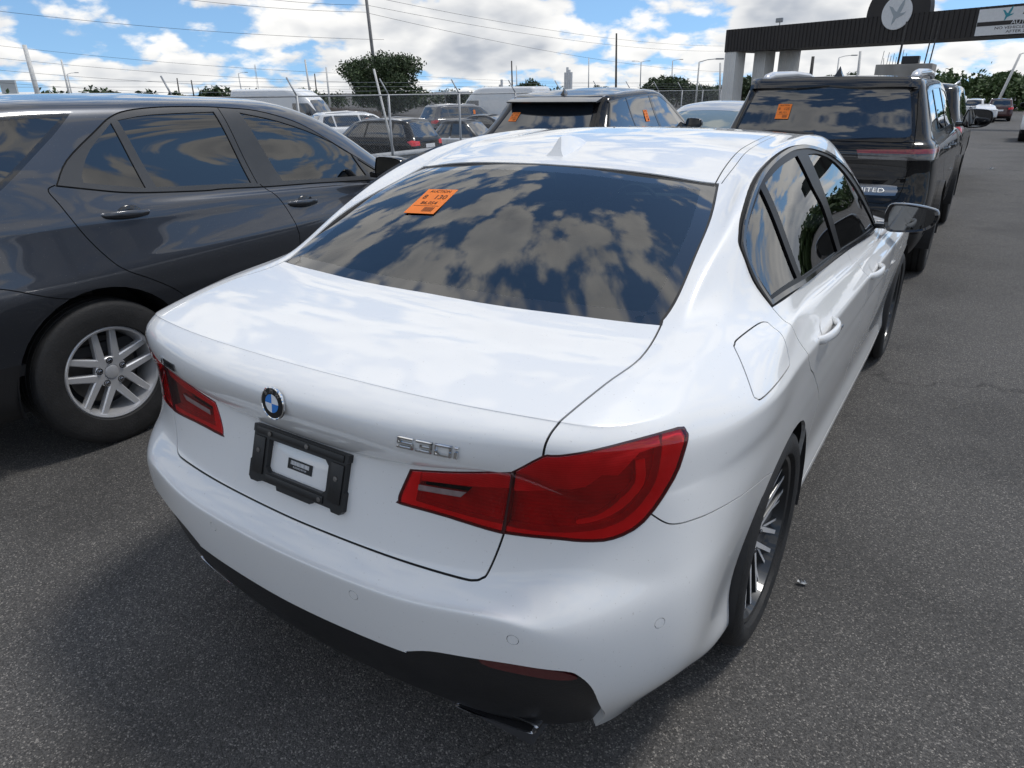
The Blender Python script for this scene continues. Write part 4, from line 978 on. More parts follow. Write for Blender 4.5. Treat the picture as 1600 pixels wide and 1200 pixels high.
        auto_smooth(mesh_obj('exhaust_tip', V, F, None, T, mats=[M['tip_chrome'], M['black_plastic']], fmat=[0]*(2*n)+[1]*(2*n)), 40)
    # --- orange sheet behind the rear window
    p, n = on((-.285,-.10,1.29), (0,-.45,.9)); n = Vector(n)
    if n.z < 0: n = -n
    p2, _ = on((-.285,-.04,1.31), (0,-.45,.9)); yv = (p2-p).normalized(); xv = yv.cross(n).normalized()
    mt = Matrix((xv, yv, n)).transposed().to_4x4(); mt.translation = p-n*.0035
    sticker_parts(T, mt, .128, .15)
    bpy.data.meshes
    return T
# ------------------------------------------------------------------ generic vehicle shells from stacked outlines
def ring_stations(rings):
    """rings: dicts with half width w, side height z (number or function of y), rear/front ends yr/yf, corner radii rr/rf,
    heights zr/zf on the rear/front centre line, bows br/bf"""
    st = [[] for _ in range(21)]
    for r in rings:
        w, yr, yf = r['w'], r['yr'], r['yf']; rr, rf = r.get('rr',.2), r.get('rf',.3); br, bf = r.get('br',.05), r.get('bf',.12)
        z = r['z']; zfun = z if callable(z) else (lambda y, z=z: z); wt = r.get('taper', .02)
        zr = r.get('zr'); zf = r.get('zf')
        pts = []
        for f in (0,1/3,2/3,1): x = (w-rr)*f; pts.append((x, yr+br*(x/w)**2, 'r'))
        yc = yr+br*((w-rr)/w)**2+rr
        for a in (22.5,45,67.5): pts.append((w-rr+rr*math.sin(R(a)), yc-rr*math.cos(R(a)), ('rc', a/90)))
        yd = yf-bf*((w-rf)/w)**2-rf
        for i in range(9): y = yc+(yd-yc)*(i+.35)/8.7; pts.append((w, y, 's'))
        pts.append((w-rf+rf*math.sin(R(45)), yd+rf*math.cos(R(45)), ('fc', .5)))
        for f in (1,2/3,1/3,0): x = (w-rf)*f; pts.append((x, yf-bf*(x/w)**2, 'f'))
        for j, (x, y, k) in enumerate(pts):
            zs = zfun(y)
            if k == 'r': zz = zs if zr is None else zr
            elif k == 'f': zz = zs if zf is None else zf
            elif k == 's':
                zz = zs; m = (y-(yc+yd)/2)/max(.1,(yd-yc)/2); x = x*(1-wt*max(0,abs(m)-.35)**2)
                if zf is not None and y > yd-.7: t = max(0,(y-(yd-.7))/.7); zz = zs+(zf-zs)*t*t*.7
            elif k[0] == 'rc': zz = zs if zr is None else zr+(zs-zr)*k[1]; x *= (1-wt*.42)
            else: zz = zs if zf is None else zf+(zs-zf)*.3; x *= (1-wt*.42)
            st[j].append((max(0,x) if 0 < j < 20 else 0.0, y, zz))
    return st
def car_shell(rings, roof, level=2):
    A, B, Q = shell_mesh(ring_stations(rings), roof=roof, level=level, iters=4); 
    bvh = BVHTree.FromPolygons([tuple(a) for a in A], Q)
    S = Shell(A, B, Q)
    def on(p, d):
        d = Vector(d).normalized(); h = bvh.ray_cast(Vector(p)+d*1.5, -d, 4); return h[0], h[1]
    return S, on
SX = (1,0,0); RY = (0,-1,0)
def arches(S, ys, zc, r, xmin=.5):
    for y in ys:
        S.fill('hole', [(y+r*math.cos(2*math.pi*i/40), zc+r*math.sin(2*math.pi*i/40)) for i in range(40)], SX, lambda c: c.z < zc+r+.1 and c.x > xmin, two=True)
def liners(T, ys, zc, r, x0, x1):
    for y in ys:
        for s in (1,-1): MB().lathe([(s*x0,.0),(s*x0,r),(s*x1,r)], axis_pt=(0,y,zc), n=32, axis='x', a0=R(-12), a1=R(192)).build('wheel_arch_liner', M['rubber'], T)
def wheel_mats(face, spoke, cap='black_trim'):
    return dict(tyre=M['tyre'], rim=M[spoke], face=M[face], spoke=M[spoke], cap=M[cap], brake=M['brake'], dark=M['cabin'], dark_chrome=M['dark_chrome'])
STY5 = dict(n=5, hub=.078, a0=math.pi/2, **{'in':.62}, out=.205, w0=.042, w1=.030, d0=-.010, pcd=.060, lug=0)
def simple_wheel(parent, loc, side, rad, width, rim_r, mats, n=10):
    """for vehicles a few pixels tall: tyre, dish, spokes"""
    w = bpy.data.objects.new('wheel', None); w.location = loc; link(w, parent); s = side; hw = width/2
    MB().lathe([(s*hw*.8,rim_r),(s*hw,rim_r+.02),(s*hw,rad-.03),(s*hw*.8,rad),(-s*hw*.8,rad),(-s*hw,rad-.03),(-s*hw,rim_r)], n=28, axis='x').build('tyre', mats['tyre'], w, smooth=True, ang=40)
    MB().lathe([(s*hw*.82,rim_r+.004),(s*hw*.7,rim_r-.02),(s*hw*.2,rim_r-.03)], n=28, axis='x').build('rim', mats['rim'], w, smooth=True, ang=40)
    MB().lathe([(s*hw*.15,0),(s*hw*.15,rim_r-.02)], n=20, axis='x').build('brake_disc', mats['dark'], w)
    sp = MB()
    for i in range(n):
        sp.box(s*hw*.55-.01, s*hw*.55+.012, -.016, .016, .03, rim_r-.01, mat=Matrix.Rotation(2*math.pi*i/n,4,'X'))
    sp.lathe([(s*hw*.4,.06),(s*hw*.62,.055),(s*hw*.64,0)], n=14, axis='x').build('spokes', mats['face'], w)
    return w
def door_handle(parent, sg, xb, y0, y1, z, mat, up=.0):
    V = []; F = []; K = 8; n = 10
    for i in range(n+1):
        f = i/n; o = .034*math.sin(math.pi*f)**.5; hh = .012+.008*math.sin(math.pi*f)
        for k in range(K):
            a = 2*math.pi*k/K; V.append((sg*(xb-.01+o+.008*math.cos(a)), y0+(y1-y0)*f, z+up*f+hh*math.sin(a)))
    for i in range(n):
        for k in range(K): F.append((i*K+k, i*K+(k+1)%K, (i+1)*K+(k+1)%K, (i+1)*K+k))
    F += [tuple(range(K)), tuple(n*K+k for k in range(K-1,-1,-1))]
    h = mesh_obj('door_handle', V, F, mat, parent)
    ym = (y0+y1)/2+.02; c = MB()
    c.lathe([(sg*(xb-.004), .055),(sg*(xb+.002), .05),(sg*(xb-.002), .0)], axis_pt=(0,0,0), n=20, axis='x')
    c.V = [(v[0], ym+v[1]*1.1, z+v[2]*.62) for v in c.V]; c.build('handle_cup', M['black_trim'], h, smooth=True); return h
def door_mirror(parent, sg, x, y, z, sx, sz, body, glass='mirror', depth=.14):
    prof = [tuple(q) for q in smooth_curve([(-.5,-.46),(.2,-.5),(.5,-.2),(.5,.25),(.3,.46),(-.35,.5),(-.5,.3)], 3, True)]; n = len(prof)
    V = []; F = []; lay = [(0,.95),(.01,1.0),(.45*depth/.14*.14,1.0),(.75*depth,.85),(depth,.4)]
    for dy, sc in lay:
        for a, b in prof: V.append((sg*(x+a*sx*sc), y+dy, z+b*sz*sc))
    for i in range(len(lay)-1):
        for k in range(n): F.append((i*n+k, i*n+(k+1)%n, (i+1)*n+(k+1)%n, (i+1)*n+k))
    F.append(tuple(range(len(V)-n, len(V))))
    m = auto_smooth(mesh_obj('door_mirror', V, F, body, parent), 40)
    mesh_obj('mirror_glass', [(sg*(x+a*sx*.88), y+.003, z+b*sz*.88) for a,b in prof], [tuple(range(n))], M[glass], m)
    MB().bbox(sg*(x-sx*.62)-.05, sg*(x-sx*.62)+.05, y+.02, y+.08, z-sz*.45, z-sz*.2, .01).build('mirror_arm', M['black_trim'], m, ang=40)
    return m
def roof_fin(parent, y, z, mat, h=.07, l=.2):
    V = []; F = []; n = 10
    for i in range(n+1):
        f = i/n; hh = h*(1-f)**.7; hw_ = .035*math.sqrt(max(0,1-f**2.2))+.002
        for a, b in ((-1,0),(-.5,.4),(0,1),(.5,.4),(1,0)): V.append((a*hw_, y+l*f+.04*b*(1-f), z+hh*b))
    for i in range(n):
        for k in range(4): F.append((i*5+k, i*5+k+1, (i+1)*5+k+1, (i+1)*5+k))
    F.append((4,3,2,1,0)); return auto_smooth(mesh_obj('roof_aerial', V, F, mat, parent), 50)
def cabin(T, y0, y1, w, z0, z1):
    """dark seats and floor seen through the panes"""
    MB().box(-w, w, y0, y1, z0, z0+.05).build('cabin_floor', M['cabin'], T)
    for y in (y0+.55, y0+1.35):
        for x in (-w*.48, w*.48):
            s = MB().bbox(x-.24,x+.24,y,y+.18,z0,z1-.38,.05); s.bbox(x-.13,x+.13,y+.02,y+.11,z1-.36,z1-.2,.03).build('car_seat', M['seat'], T, ang=40)
M['grey_paint'] = paint_mat('grey_paint', (.056,.060,.070), dust=.02, rough=.34, metal=.75)
M['black_paint'] = paint_mat('black_paint', (.004,.004,.005), dust=.004, rough=.3, coat=.7, spec=.05)
M['privacy'] = glass_mat('privacy', (.035,.04,.042), ior=1.9)
M['grey_pane'] = glass_mat('grey_pane', (.10,.11,.115), ior=1.9)
M['satin_trim'] = pmat('satin_trim', (.055,.055,.056), .38, var=.1)
M['lamp_smoke'] = pmat('lamp_smoke', (.07,.068,.068), .15, coat=1.0, var=.4, scale=25)
M['clear_lens'] = pmat('clear_lens', (.42,.42,.43), .12, coat=1.0, var=.25, scale=30)
def build_grey_suv(loc):
    zb = lambda y: float(np.interp(y, [-.9,-.05,.25,.7,1.5,2.2], [1.31,1.245,1.19,1.15,1.108,1.065]))
    rings = [
     dict(w=.86,z=.27,yr=-.78,yf=3.45,rr=.28,rf=.4), dict(w=.905,z=.36,yr=-.93,yf=3.60,rr=.3,rf=.4),
     dict(w=.921,z=.52,yr=-.97,yf=3.66,rr=.3,rf=.42), dict(w=.927,z=.66,yr=-.98,yf=3.67,rr=.3,rf=.42),
     dict(w=.930,z=lambda y:.80+.05*max(0,y),yr=-.95,yf=3.63,rr=.28,rf=.42), dict(w=.909,z=lambda y:.90+.03*max(0,y),yr=-.94,yf=3.52,rr=.27,rf=.4,zf=.90),
     dict(w=.882,z=lambda y:1.02+(.4-y)*.02,yr=-.93,yf=3.3,rr=.26,rf=.4,zf=.96), dict(w=.872,z=lambda y:1.068+(.4-y)*.035,yr=-.925,yf=3.0,rr=.25,rf=.38,zf=1.0),
     dict(w=.856,z=lambda y:1.12+(.4-y)*.035,yr=-.915,yf=2.75,rr=.24,rf=.36,zf=1.03), dict(w=.832,z=lambda y:zb(y)-.012,yr=-.885,yf=2.58,rr=.24,rf=.36,zf=1.06),
     dict(w=.796,z=lambda y:max(1.20,zb(y)+.11),yr=-.80,yf=2.33,rr=.24,rf=.36,zf=1.20), dict(w=.755,z=1.46,yr=-.66,yf=1.98,rr=.22,rf=.34,zf=1.395),
     dict(w=.705,z=lambda y:1.568-max(0,y-1.0)**2*.06-max(0,-y)*.04,yr=-.52,yf=1.66,rr=.2,rf=.3,zf=1.535), dict(w=.60,z=lambda y:1.605-max(0,y-.9)**2*.06-max(0,-y)*.04,yr=-.40,yf=1.48,rr=.18,rf=.25,zf=1.585)]
    S, on = car_shell(rings, lambda y: float(np.interp(y, [-.4,.2,.8,1.48], [1.60,1.637,1.637,1.60])), level=3)
    arches(S, (0,2.725), .365, .425)
    up = lambda c: c.z > .98 and c.x > .4
    day = smooth_curve([(-.015,1.252),(-.015,1.252),(.07,1.352),(.25,1.472),(.34,1.526),(.44,1.554),(.62,1.566),(.85,1.563),(1.0,1.554),(1.2,1.534),(1.44,1.471),(1.62,1.388),(1.80,1.288),(2.05,1.155),(2.12,1.10),(2.12,1.075),(2.0,1.076),(2.0,1.076),(1.5,1.108),(1.13,1.126),(.84,1.146),(.71,1.150),(.42,1.174),(.27,1.192),(.14,1.218)], 4, True)
    i3 = S.ring('seam', day, SX, .004, .003, up, two=True); S.fill('trim', i3, SX, up, two=True, cut=False)
    S.fill('pane_q', smooth_curve([(.335,1.503),(.335,1.503),(.19,1.39),(.12,1.30),(.108,1.262),(.13,1.247),(.395,1.198),(.395,1.198)], 3, True), SX, up, ('trim',), two=True)
    S.fill('pane_r', smooth_curve([(.372,1.513),(.372,1.513),(.55,1.533),(.915,1.537),(.915,1.537),(1.02,1.158),(1.02,1.158),(.45,1.196),(.45,1.196)], 3, True), SX, up, ('trim',), two=True)
    S.fill('pane_f', smooth_curve([(1.075,1.528),(1.075,1.528),(1.33,1.473),(1.63,1.372),(1.87,1.250),(1.87,1.250),(1.95,1.11),(1.95,1.11),(1.24,1.146),(1.24,1.146)], 3, True), SX, up, ('trim',), two=True)
    S.fill('pane_s', smooth_curve([(1.905,1.225),(1.905,1.225),(2.06,1.135),(2.06,1.135),(1.98,1.115),(1.98,1.115)], 2, True), SX, up, ('trim',), two=True)
    cg = smooth_curve([(.125,1.535),(.125,1.535),(-.22,1.298),(-.26,1.283),(-.45,1.27),(-.56,1.33),(-.52,1.42),(-.40,1.50),(-.16,1.527)], 4, True)
    i4 = S.ring('trim2', cg, SX, .022, .0, up, two=True); S.fill('pane_c', i4, SX, up, two=True, cut=False)
    S.refit(('trim','pane_q','pane_r','pane_f','pane_s'), 0, 4); S.refit(('pane_c',), 0, 3)
    wf = lambda c: c.y > 1.2 and c.z > 1.0
    S.fill('windscreen', [(x,y) for x,y in smooth_curve([(-.3,1.10),(.3,1.10),(.62,1.11),(.62,1.11),(.50,1.54),(.50,1.54),(-.3,1.56)], 3, True)], (0,1,0), wf, two=False) if False else None
    S.fill('windscreen', [(-.3,2.5,1.1),(.3,2.5,1.1),(.62,2.4,1.11),(.50,1.7,1.52),(.3,1.7,1.54),(-.3,1.7,1.54)], (0,.6,.8), wf)
    S.fill('back_glass', smooth_curve([(-.3,1.20),(.3,1.20),(.60,1.24),(.60,1.24),(.52,1.53),(.52,1.53),(.3,1.545),(-.3,1.55)], 3, True), RY, lambda c: c.y < 0, two=True)
    S.fill('lamp', smooth_curve([(.50,1.05),(.93,1.10),(.95,1.20),(.88,1.22),(.70,1.17),(.50,1.15)], 3, True), RY, lambda c: c.y < -.3, two=True)
    dw = lambda c: c.x > .5
    for line in ([(-.02,1.256),(-.058,1.236),(-.03,1.167),(.025,1.03),(.10,.905),(.16,.843),(.27,.777),(.38,.70),(.45,.62),(.50,.50),(.52,.36)],
                 [(1.075,1.145),(1.155,1.063),(1.195,.983),(1.22,.85),(1.22,.81),(1.20,.36)],
                 [(.95,1.56),(1.00,1.36),(1.06,1.15)],
                 [(2.05,1.08),(2.25,1.0),(2.28,.8),(2.25,.36)],
                 [(.52,.375),(2.25,.375)],
                 [(-.10,.77),(-.147,.776),(-.228,.806),(-.39,.876),(-.62,.93)]):
        S.strip('seam', smooth_curve(line, 5), SX, .005, dw, two=True, only=('body','trim'))
    S.assign('rear_door', [(-.02,1.28),(-.058,1.236),(-.03,1.167),(.025,1.03),(.10,.905),(.16,.843),(.27,.777),(.38,.70),(.45,.62),(.50,.50),(.52,.375),(1.20,.375),(1.22,.81),(1.22,.85),(1.195,.983),(1.155,1.063),(1.075,1.16)], SX, dw, ('body',))
    S.assign('front_door', [(1.075,1.16),(1.155,1.063),(1.195,.983),(1.22,.85),(1.22,.81),(1.20,.375),(2.25,.375),(2.28,.8),(2.25,1.0),(2.05,1.1)], SX, dw, ('body',))
    S.assign('rear_bumper', [(-1.2,.2),(-.1,.2),(-.10,.77),(-.147,.776),(-.228,.806),(-.39,.876),(-.62,.93),(-.7,.93),(-.75,.8),(-1.2,.8)], SX, lambda c: c.y < -.1, ('body',), face=-2)
    S.fill('sill', [(.3,.2),(2.4,.2),(2.4,.365),(.3,.365)], SX, dw, ('body',), two=True)
    S.fill('sill', [(-1.3,.2),(-.3,.2),(-.3,.50),(-.40,.535),(-.9,.56),(-1.3,.56)], SX, lambda c: c.y < -.2, ('rear_bumper',), two=True, face=-2)
    T = empty('sport_utility_vehicle', loc, 0, 'dark grey SUV with silver wheels beside the white sedan', 'car')
    gp = M['grey_paint']
    body = S.obj('body', 'body', gp, T, skirt=.015); tag(S.obj('seam', 'panel_gap', M['seam'], body, off=-.006), kind='stuff')
    S.obj('rear_bumper', 'rear_bumper', gp, T, skirt=.03); S.obj('sill', 'lower_cladding', M['black_plastic'], T, skirt=.03)
    S.obj('windscreen', 'windscreen', M['grey_pane'], T, off=-.003); S.obj('back_glass', 'rear_window_pane', M['privacy'], T, off=-.003)
    for sd, sg in (('r',1),('l',-1)):
        S.obj('trim', 'window_trim', M['satin_trim'], T, off=.002, skirt=.012, sides=sd); S.obj('trim2', 'window_trim', M['black_trim'], T, sides=sd)
        d1 = S.obj('rear_door', 'rear_door', gp, T, skirt=.012, sides=sd); d2 = S.obj('front_door', 'front_door', gp, T, skirt=.012, sides=sd)
        for n_, par in (('pane_q',d1),('pane_r',d1),('pane_f',d2),('pane_s',d2),('pane_c',T)): S.obj(n_, 'window_pane', M['privacy'] if n_ != 'pane_f' and n_ != 'pane_s' else M['grey_pane'], par, off=-.004 if n_ != 'pane_c' else -.001, sides=sd)
        S.obj('lamp', 'tail_light', M['red_mid'], T, off=.002, skirt=.01, sides=sd)
        for dr, y0, y1, z in ((d1,.123,.372,1.102),(d2,1.204,1.447,1.022)):
            p, _ = on((.92,(y0+y1)/2,z), SX); door_handle(dr, sg, p.x, y0, y1, z, gp, -.012)
        door_mirror(T, sg, 1.03, 1.93, 1.165, .23, .15, M['black_trim'])
        0 and MB().tube([(sg*.665,-.25,1.592),(sg*.672,.0,1.617),(sg*.672,.6,1.629),(sg*.665,1.15,1.613),(sg*.65,1.38,1.575)], .014, 8).build('roof_rail', M['black_trim'], T, smooth=True)
    liners(T, (0,2.725), .365, .432, .58, .915)
    MB().box(-.62,.62,-.85,3.4,.2,.34).build('underbody', M['cabin'], T); cabin(T, -.6, 2.3, .82, .45, 1.5)
    wm = wheel_mats('silver_paint','silver_paint','silver_paint')
    for y in (0,2.725):
        for sg in (1,-1): make_wheel(T, (sg*(.918-.116), y, .362), sg, .362, .225, .226, STY5, wm)
    return T
def build_black_suv(loc, rz=0):
    """tall black SUV seen from behind: wide rear window, slim full-width tail light, roof rails"""
    rings = [
     dict(w=.90,z=.30,yr=-.98,yf=3.85,rr=.25,rf=.4), dict(w=.955,z=.42,yr=-1.08,yf=3.98,rr=.26,rf=.4), dict(w=.972,z=.56,yr=-1.10,yf=4.02,rr=.24,rf=.42),
     dict(w=.982,z=.70,yr=-1.09,yf=4.02,rr=.23,rf=.42), dict(w=.98,z=.82,yr=-1.055,yf=4.0,rr=.22,rf=.42), dict(w=.972,z=.94,yr=-1.04,yf=3.98,rr=.22,rf=.4),
     dict(w=.962,z=1.04,yr=-1.04,yf=3.92,rr=.22,rf=.4,zf=1.02), dict(w=.948,z=1.12,yr=-1.045,yf=3.5,rr=.22,rf=.38,zf=1.10), dict(w=.925,z=1.19,yr=-1.02,yf=3.0,rr=.22,rf=.36,zf=1.15),
     dict(w=.885,z=1.235,yr=-.985,yf=2.78,rr=.21,rf=.34,zf=1.18), dict(w=.835,z=1.38,yr=-.90,yf=2.5,rr=.2,rf=.32,zf=1.32), dict(w=.775,z=1.55,yr=-.80,yf=2.2,rr=.18,rf=.3,zf=1.49),
     dict(w=.735,z=1.655,yr=-.76,yf=1.98,rr=.15,rf=.28,zf=1.60,zr=1.66), dict(w=.66,z=1.695,yr=-.70,yf=1.8,rr=.14,rf=.25,zf=1.655,zr=1.70)]
    for r in rings: r['w'] *= .955
    S, on = car_shell(rings, lambda y: float(np.interp(y, [-.7,.4,1.2,1.8], [1.712,1.735,1.73,1.675])), level=3)
    arches(S, (0,3.09), .385, .445)
    rear = lambda c: c.y < -.3; up = lambda c: c.z > 1.0 and c.x > .4
    S.fill('back_glass', smooth_curve([(-.3,1.245),(.45,1.245),(.66,1.25),(.695,1.27),(.69,1.32),(.625,1.56),(.60,1.60),(.56,1.61),(.3,1.615),(-.3,1.615)], 4, True), RY, rear, two=True)
    S.refit(('back_glass',), 1, 3)
    S.fill('spoiler', smooth_curve([(-.3,1.622),(.57,1.617),(.62,1.60),(.66,1.60),(.66,1.60),(.66,1.68),(.66,1.68),(-.3,1.68),(-.3,1.68)], 3, True), RY, rear, two=True)
    lamp = smooth_curve([(.36,1.085),(.36,1.085),(.62,1.082),(.93,1.082),(.99,1.10),(.99,1.165),(.99,1.165),(.62,1.158),(.34,1.150),(.34,1.150)], 3, True)
    dl = (.45,-1,0)
    L3 = lambda pts: [(x, -1.05+max(0,x-.75)*.9, z) for x,z in pts]
    S.fill('lamp', L3(lamp), dl, rear); S.fill('lamp_red', L3([(.2,1.125),(1.1,1.13),(1.1,1.2),(.2,1.2)]), dl, rear, ('lamp',))
    S.strip('bar', L3([(-.1,1.118),(.34,1.118)]), RY, .045, rear)
    S.strip('seam', [(-.1,-1.05,1.212),(.70,-1.05,1.212),(.74,-1,1.212)], RY, .006, rear)
    S.strip('seam', [(.715,-1,1.62),(.735,-1,1.4),(.74,-1,1.212),(.735,-1,1.17)], (.15,-1,.1), .006, rear)
    S.strip('seam', [(.74,-1,1.08),(.72,-1,.86),(.70,-1,.78),(.60,-1.05,.74),(-.1,-1.08,.74)], RY, .006, rear)
    S.fill('tag_panel', smooth_curve([(-.1,.80),(-.1,.80),(.60,.80),(.68,.82),(.68,.86),(.60,.885),(-.1,.885),(-.1,.885)], 3, True), RY, rear, two=True)
    win = smooth_curve([(-.66,1.30),(-.66,1.30),(-.55,1.56),(-.50,1.60),(0,1.632),(.9,1.635),(1.5,1.59),(1.85,1.46),(2.25,1.22),(2.25,1.20),(1.5,1.225),(0,1.25),(-.6,1.28)], 4, True)
    S.fill('trim', win, SX, up, two=True)
    for n_, pts in (('pane_c', [(-.60,1.315),(-.51,1.55),(-.05,1.605),(-.02,1.27)]), ('pane_r', [(.04,1.27),(.04,1.61),(.80,1.612),(.90,1.255)]), ('pane_f', [(.97,1.255),(.90,1.61),(1.45,1.575),(1.80,1.44),(2.08,1.26),(2.08,1.235)])):
        S.fill(n_, pts, SX, up, ('trim',), two=True)
    S.refit(('trim','pane_c','pane_r','pane_f'), 0, 4)
    dw = lambda c: c.x > .5
    for line in ([(.02,1.25),(.05,1.0),(.30,.82),(.50,.6),(.55,.42)], [(.93,1.25),(.98,.9),(.95,.42)], [(2.1,1.22),(2.3,1.1),(2.3,.42)]):
        S.strip('seam', smooth_curve(line,4), SX, .006, dw, two=True)
    S.fill('sill', [(-1.3,.2),(4.2,.2),(4.2,.45),(-1.3,.45)], SX, lambda c: c.x > .3, two=True, face=-2)
    S.fill('sill', [(-1,.2),(1,.2),(1,.50),(-1,.50)], RY, rear, two=True)
    T = empty('sport_utility_vehicle', loc, rz, 'tall black SUV with roof rails parked ahead of the white sedan', 'car')
    bp = M['black_paint']; body = S.obj('body', 'body', bp, T, skirt=.015); tag(S.obj('seam', 'panel_gap', M['seam'], body, off=-.006), kind='stuff')
    S.obj('back_glass', 'rear_window_pane', M['dark_pane'], T, off=-.002); sp = S.obj('spoiler', 'roof_spoiler', M['black_trim'], T, off=.03, skirt=.04)
    S.obj('bar', 'light_bar', M['black_trim'], T, off=.002); S.obj('sill', 'lower_cladding', M['black_plastic'], T); S.obj('tag_panel', 'name_panel', M['dark_chrome'], T, off=.004, skirt=.01)
    for sd, sg in (('r',1),('l',-1)):
        lm = S.obj('lamp', 'tail_light', M['lamp_smoke'], T, off=.006, skirt=.01, sides=sd); S.obj('lamp_red', 'red_lens', M['red_dark'], lm, off=.008, skirt=.01, sides=sd)
        S.obj('trim', 'window_trim', M['black_trim'], T, off=.002, skirt=.01, sides=sd)
        for n_ in ('pane_c','pane_r','pane_f'): S.obj(n_, 'window_pane', M['dark_pane'], T, off=-.003, sides=sd)
        for y0, z in ((.16,1.10),(1.15,1.07)):
            p, _ = on((.95,y0+.1,z), SX); door_handle(T, sg, p.x, y0, y0+.22, z, bp)
        door_mirror(T, sg, 1.07, 2.02, 1.30, .26, .19, M['black_trim'], depth=.16)
        MB().tube([(sg*.60,-.55,1.69),(sg*.605,-.46,1.715),(sg*.605,-.3,1.733),(sg*.605,.6,1.755),(sg*.595,1.2,1.745),(sg*.585,1.4,1.715),(sg*.58,1.45,1.69)], [.026,.034,.034,.030,.028,.028,.02], 8).build('roof_rail', M['silver_paint'], T, smooth=True)
    roof_fin(T, -.45, 1.715, M['black_trim'], .085, .22)
    liners(T, (0,3.09), .385, .452, .6, .97); MB().box(-.66,.66,-.95,3.7,.25,.4).build('underbody', M['cabin'], T)
    wm = wheel_mats('grey_alloy','grey_alloy')
    for y in (0,3.09):
        for sg in (1,-1): make_wheel(T, (sg*(.955-.133), y, .385), sg, .385, .265, .245, STY5, wm)
    # lettering on the tailgate and paper sheet behind the glass
    p, n = on((.30,-1.05,.842), RY); text_obj('name_letters', 'LIMITED', .05, M['chrome'], T, frame_on(p+Vector((.0,-.008,0)), (0,-1,0)) @ Matrix.Translation((.16,0,0)), .002, xs=1.5)
    p, n = on((-.33,-1,1.435), RY); n = Vector(n); n = n if n.y < 0 else -n
    sticker_parts(T, frame_on(p+n*.004, n), .115, .14, lines=('8   125','80,151'))
    # wiper
    MB().tube([(-.02,-1.05,1.262),(-.35,-1.045,1.285),(-.52,-1.03,1.275)], [.02,.012,.006], 6).build('wiper', M['black_plastic'], T)
    return T
def build_floating_suv(loc, rz=0):
    """low black SUV with silver roof line, dark pillars and a raked rear window"""
    rings = [
     dict(w=.88,z=.30,yr=-.85,yf=3.6,rr=.25,rf=.4), dict(w=.93,z=.42,yr=-.95,yf=3.72,rr=.27,rf=.42), dict(w=.95,z=.60,yr=-.98,yf=3.76,rr=.27,rf=.42), dict(w=.962,z=.75,yr=-.975,yf=3.74,rr=.26,rf=.42),
     dict(w=.958,z=.88,yr=-.96,yf=3.7,rr=.26,rf=.4), dict(w=.948,z=.98,yr=-.94,yf=3.5,rr=.25,rf=.4,zf=.96), dict(w=.93,z=lambda y:1.06-.01*y,yr=-.90,yf=3.1,rr=.25,rf=.38,zf=1.0), dict(w=.895,z=lambda y:1.10-.015*y,yr=-.86,yf=2.75,rr=.24,rf=.36,zf=1.04),
     dict(w=.84,z=1.22,yr=-.74,yf=2.45,rr=.22,rf=.34,zf=1.17), dict(w=.775,z=1.39,yr=-.56,yf=2.1,rr=.2,rf=.32,zf=1.36), dict(w=.72,z=lambda y:1.535+.035*min(1,max(0,(y+.3)/1.2))-max(0,y-1.2)**2*.08,yr=-.45,yf=1.75,rr=.16,rf=.3,zf=1.54,zr=1.50), dict(w=.63,z=lambda y:1.575+.05*min(1,max(0,(y+.3)/1.2))-max(0,y-1.2)**2*.08,yr=-.40,yf=1.55,rr=.15,rf=.25,zf=1.60,zr=1.535)]
    for r in rings: r['w'] *= 1.07
    S, on = car_shell(rings, lambda y: float(np.interp(y, [-.4,.2,.8,1.2,1.55], [1.55,1.625,1.662,1.66,1.625])), level=3)
    arches(S, (0,2.87), .375, .43); rear = lambda c: c.y < 0; up = lambda c: c.z > 1.0 and c.x > .35
    S.fill('back_glass', smooth_curve([(-.3,1.06),(.55,1.06),(.70,1.09),(.70,1.13),(.60,1.45),(.56,1.475),(.3,1.48),(-.3,1.48)], 4, True), RY, lambda c: c.y < .2, two=True)
    S.refit(('back_glass',), 1, 3)
    win = smooth_curve([(-.62,1.16),(-.62,1.16),(-.38,1.45),(-.34,1.50),(.3,1.55),(.9,1.565),(1.3,1.55),(1.7,1.42),(2.2,1.12),(2.25,1.09),(1.5,1.085),(0,1.105),(-.55,1.125)], 4, True)
    S.fill('trim', win, SX, up, two=True)
    for n_, pts in (('pane_c', [(-.58,1.16),(-.34,1.47),(.10,1.525),(.16,1.125)]), ('pane_r', [(.19,1.12),(.13,1.525),(.86,1.545),(.98,1.11)]), ('pane_f', [(1.05,1.11),(.93,1.545),(1.28,1.53),(1.62,1.41),(2.02,1.16),(2.04,1.11)])):
        S.fill(n_, pts, SX, up, ('trim',), two=True)
    S.refit(('trim','pane_c','pane_r','pane_f'), 0, 4)
    S.fill('roof', [(-2,1.0),(-.42,1.0),(-.42,3),(-2,3)], (0,0,1), lambda c: c.z > 1.52, two=True) if False else None
    L3 = lambda pts: [(x, -.93+max(0,x-.7)*.9, z) for x,z in pts]
    S.fill('lamp', L3([(.42,.90),(.96,.90),(.97,.98),(.42,.965)]), (.45,-1,0), rear)
    dw = lambda c: c.x > .5
    for line in ([(.16,1.11),(.2,.95),(.45,.7),(.52,.45)], [(1.0,1.1),(1.05,.8),(1.03,.45)]): S.strip('seam', smooth_curve(line,4), SX, .006, dw, two=True)
    T = empty('sport_utility_vehicle', loc, rz, 'low black SUV with grey roof edge and orange sheets in its windows', 'car')
    bp = M['black_paint']; body = S.obj('body', 'body', bp, T, skirt=.015); tag(S.obj('seam', 'panel_gap', M['seam'], body, off=-.006), kind='stuff')
    S.obj('back_glass', 'rear_window_pane', M['dark_pane'], T, off=-.002)
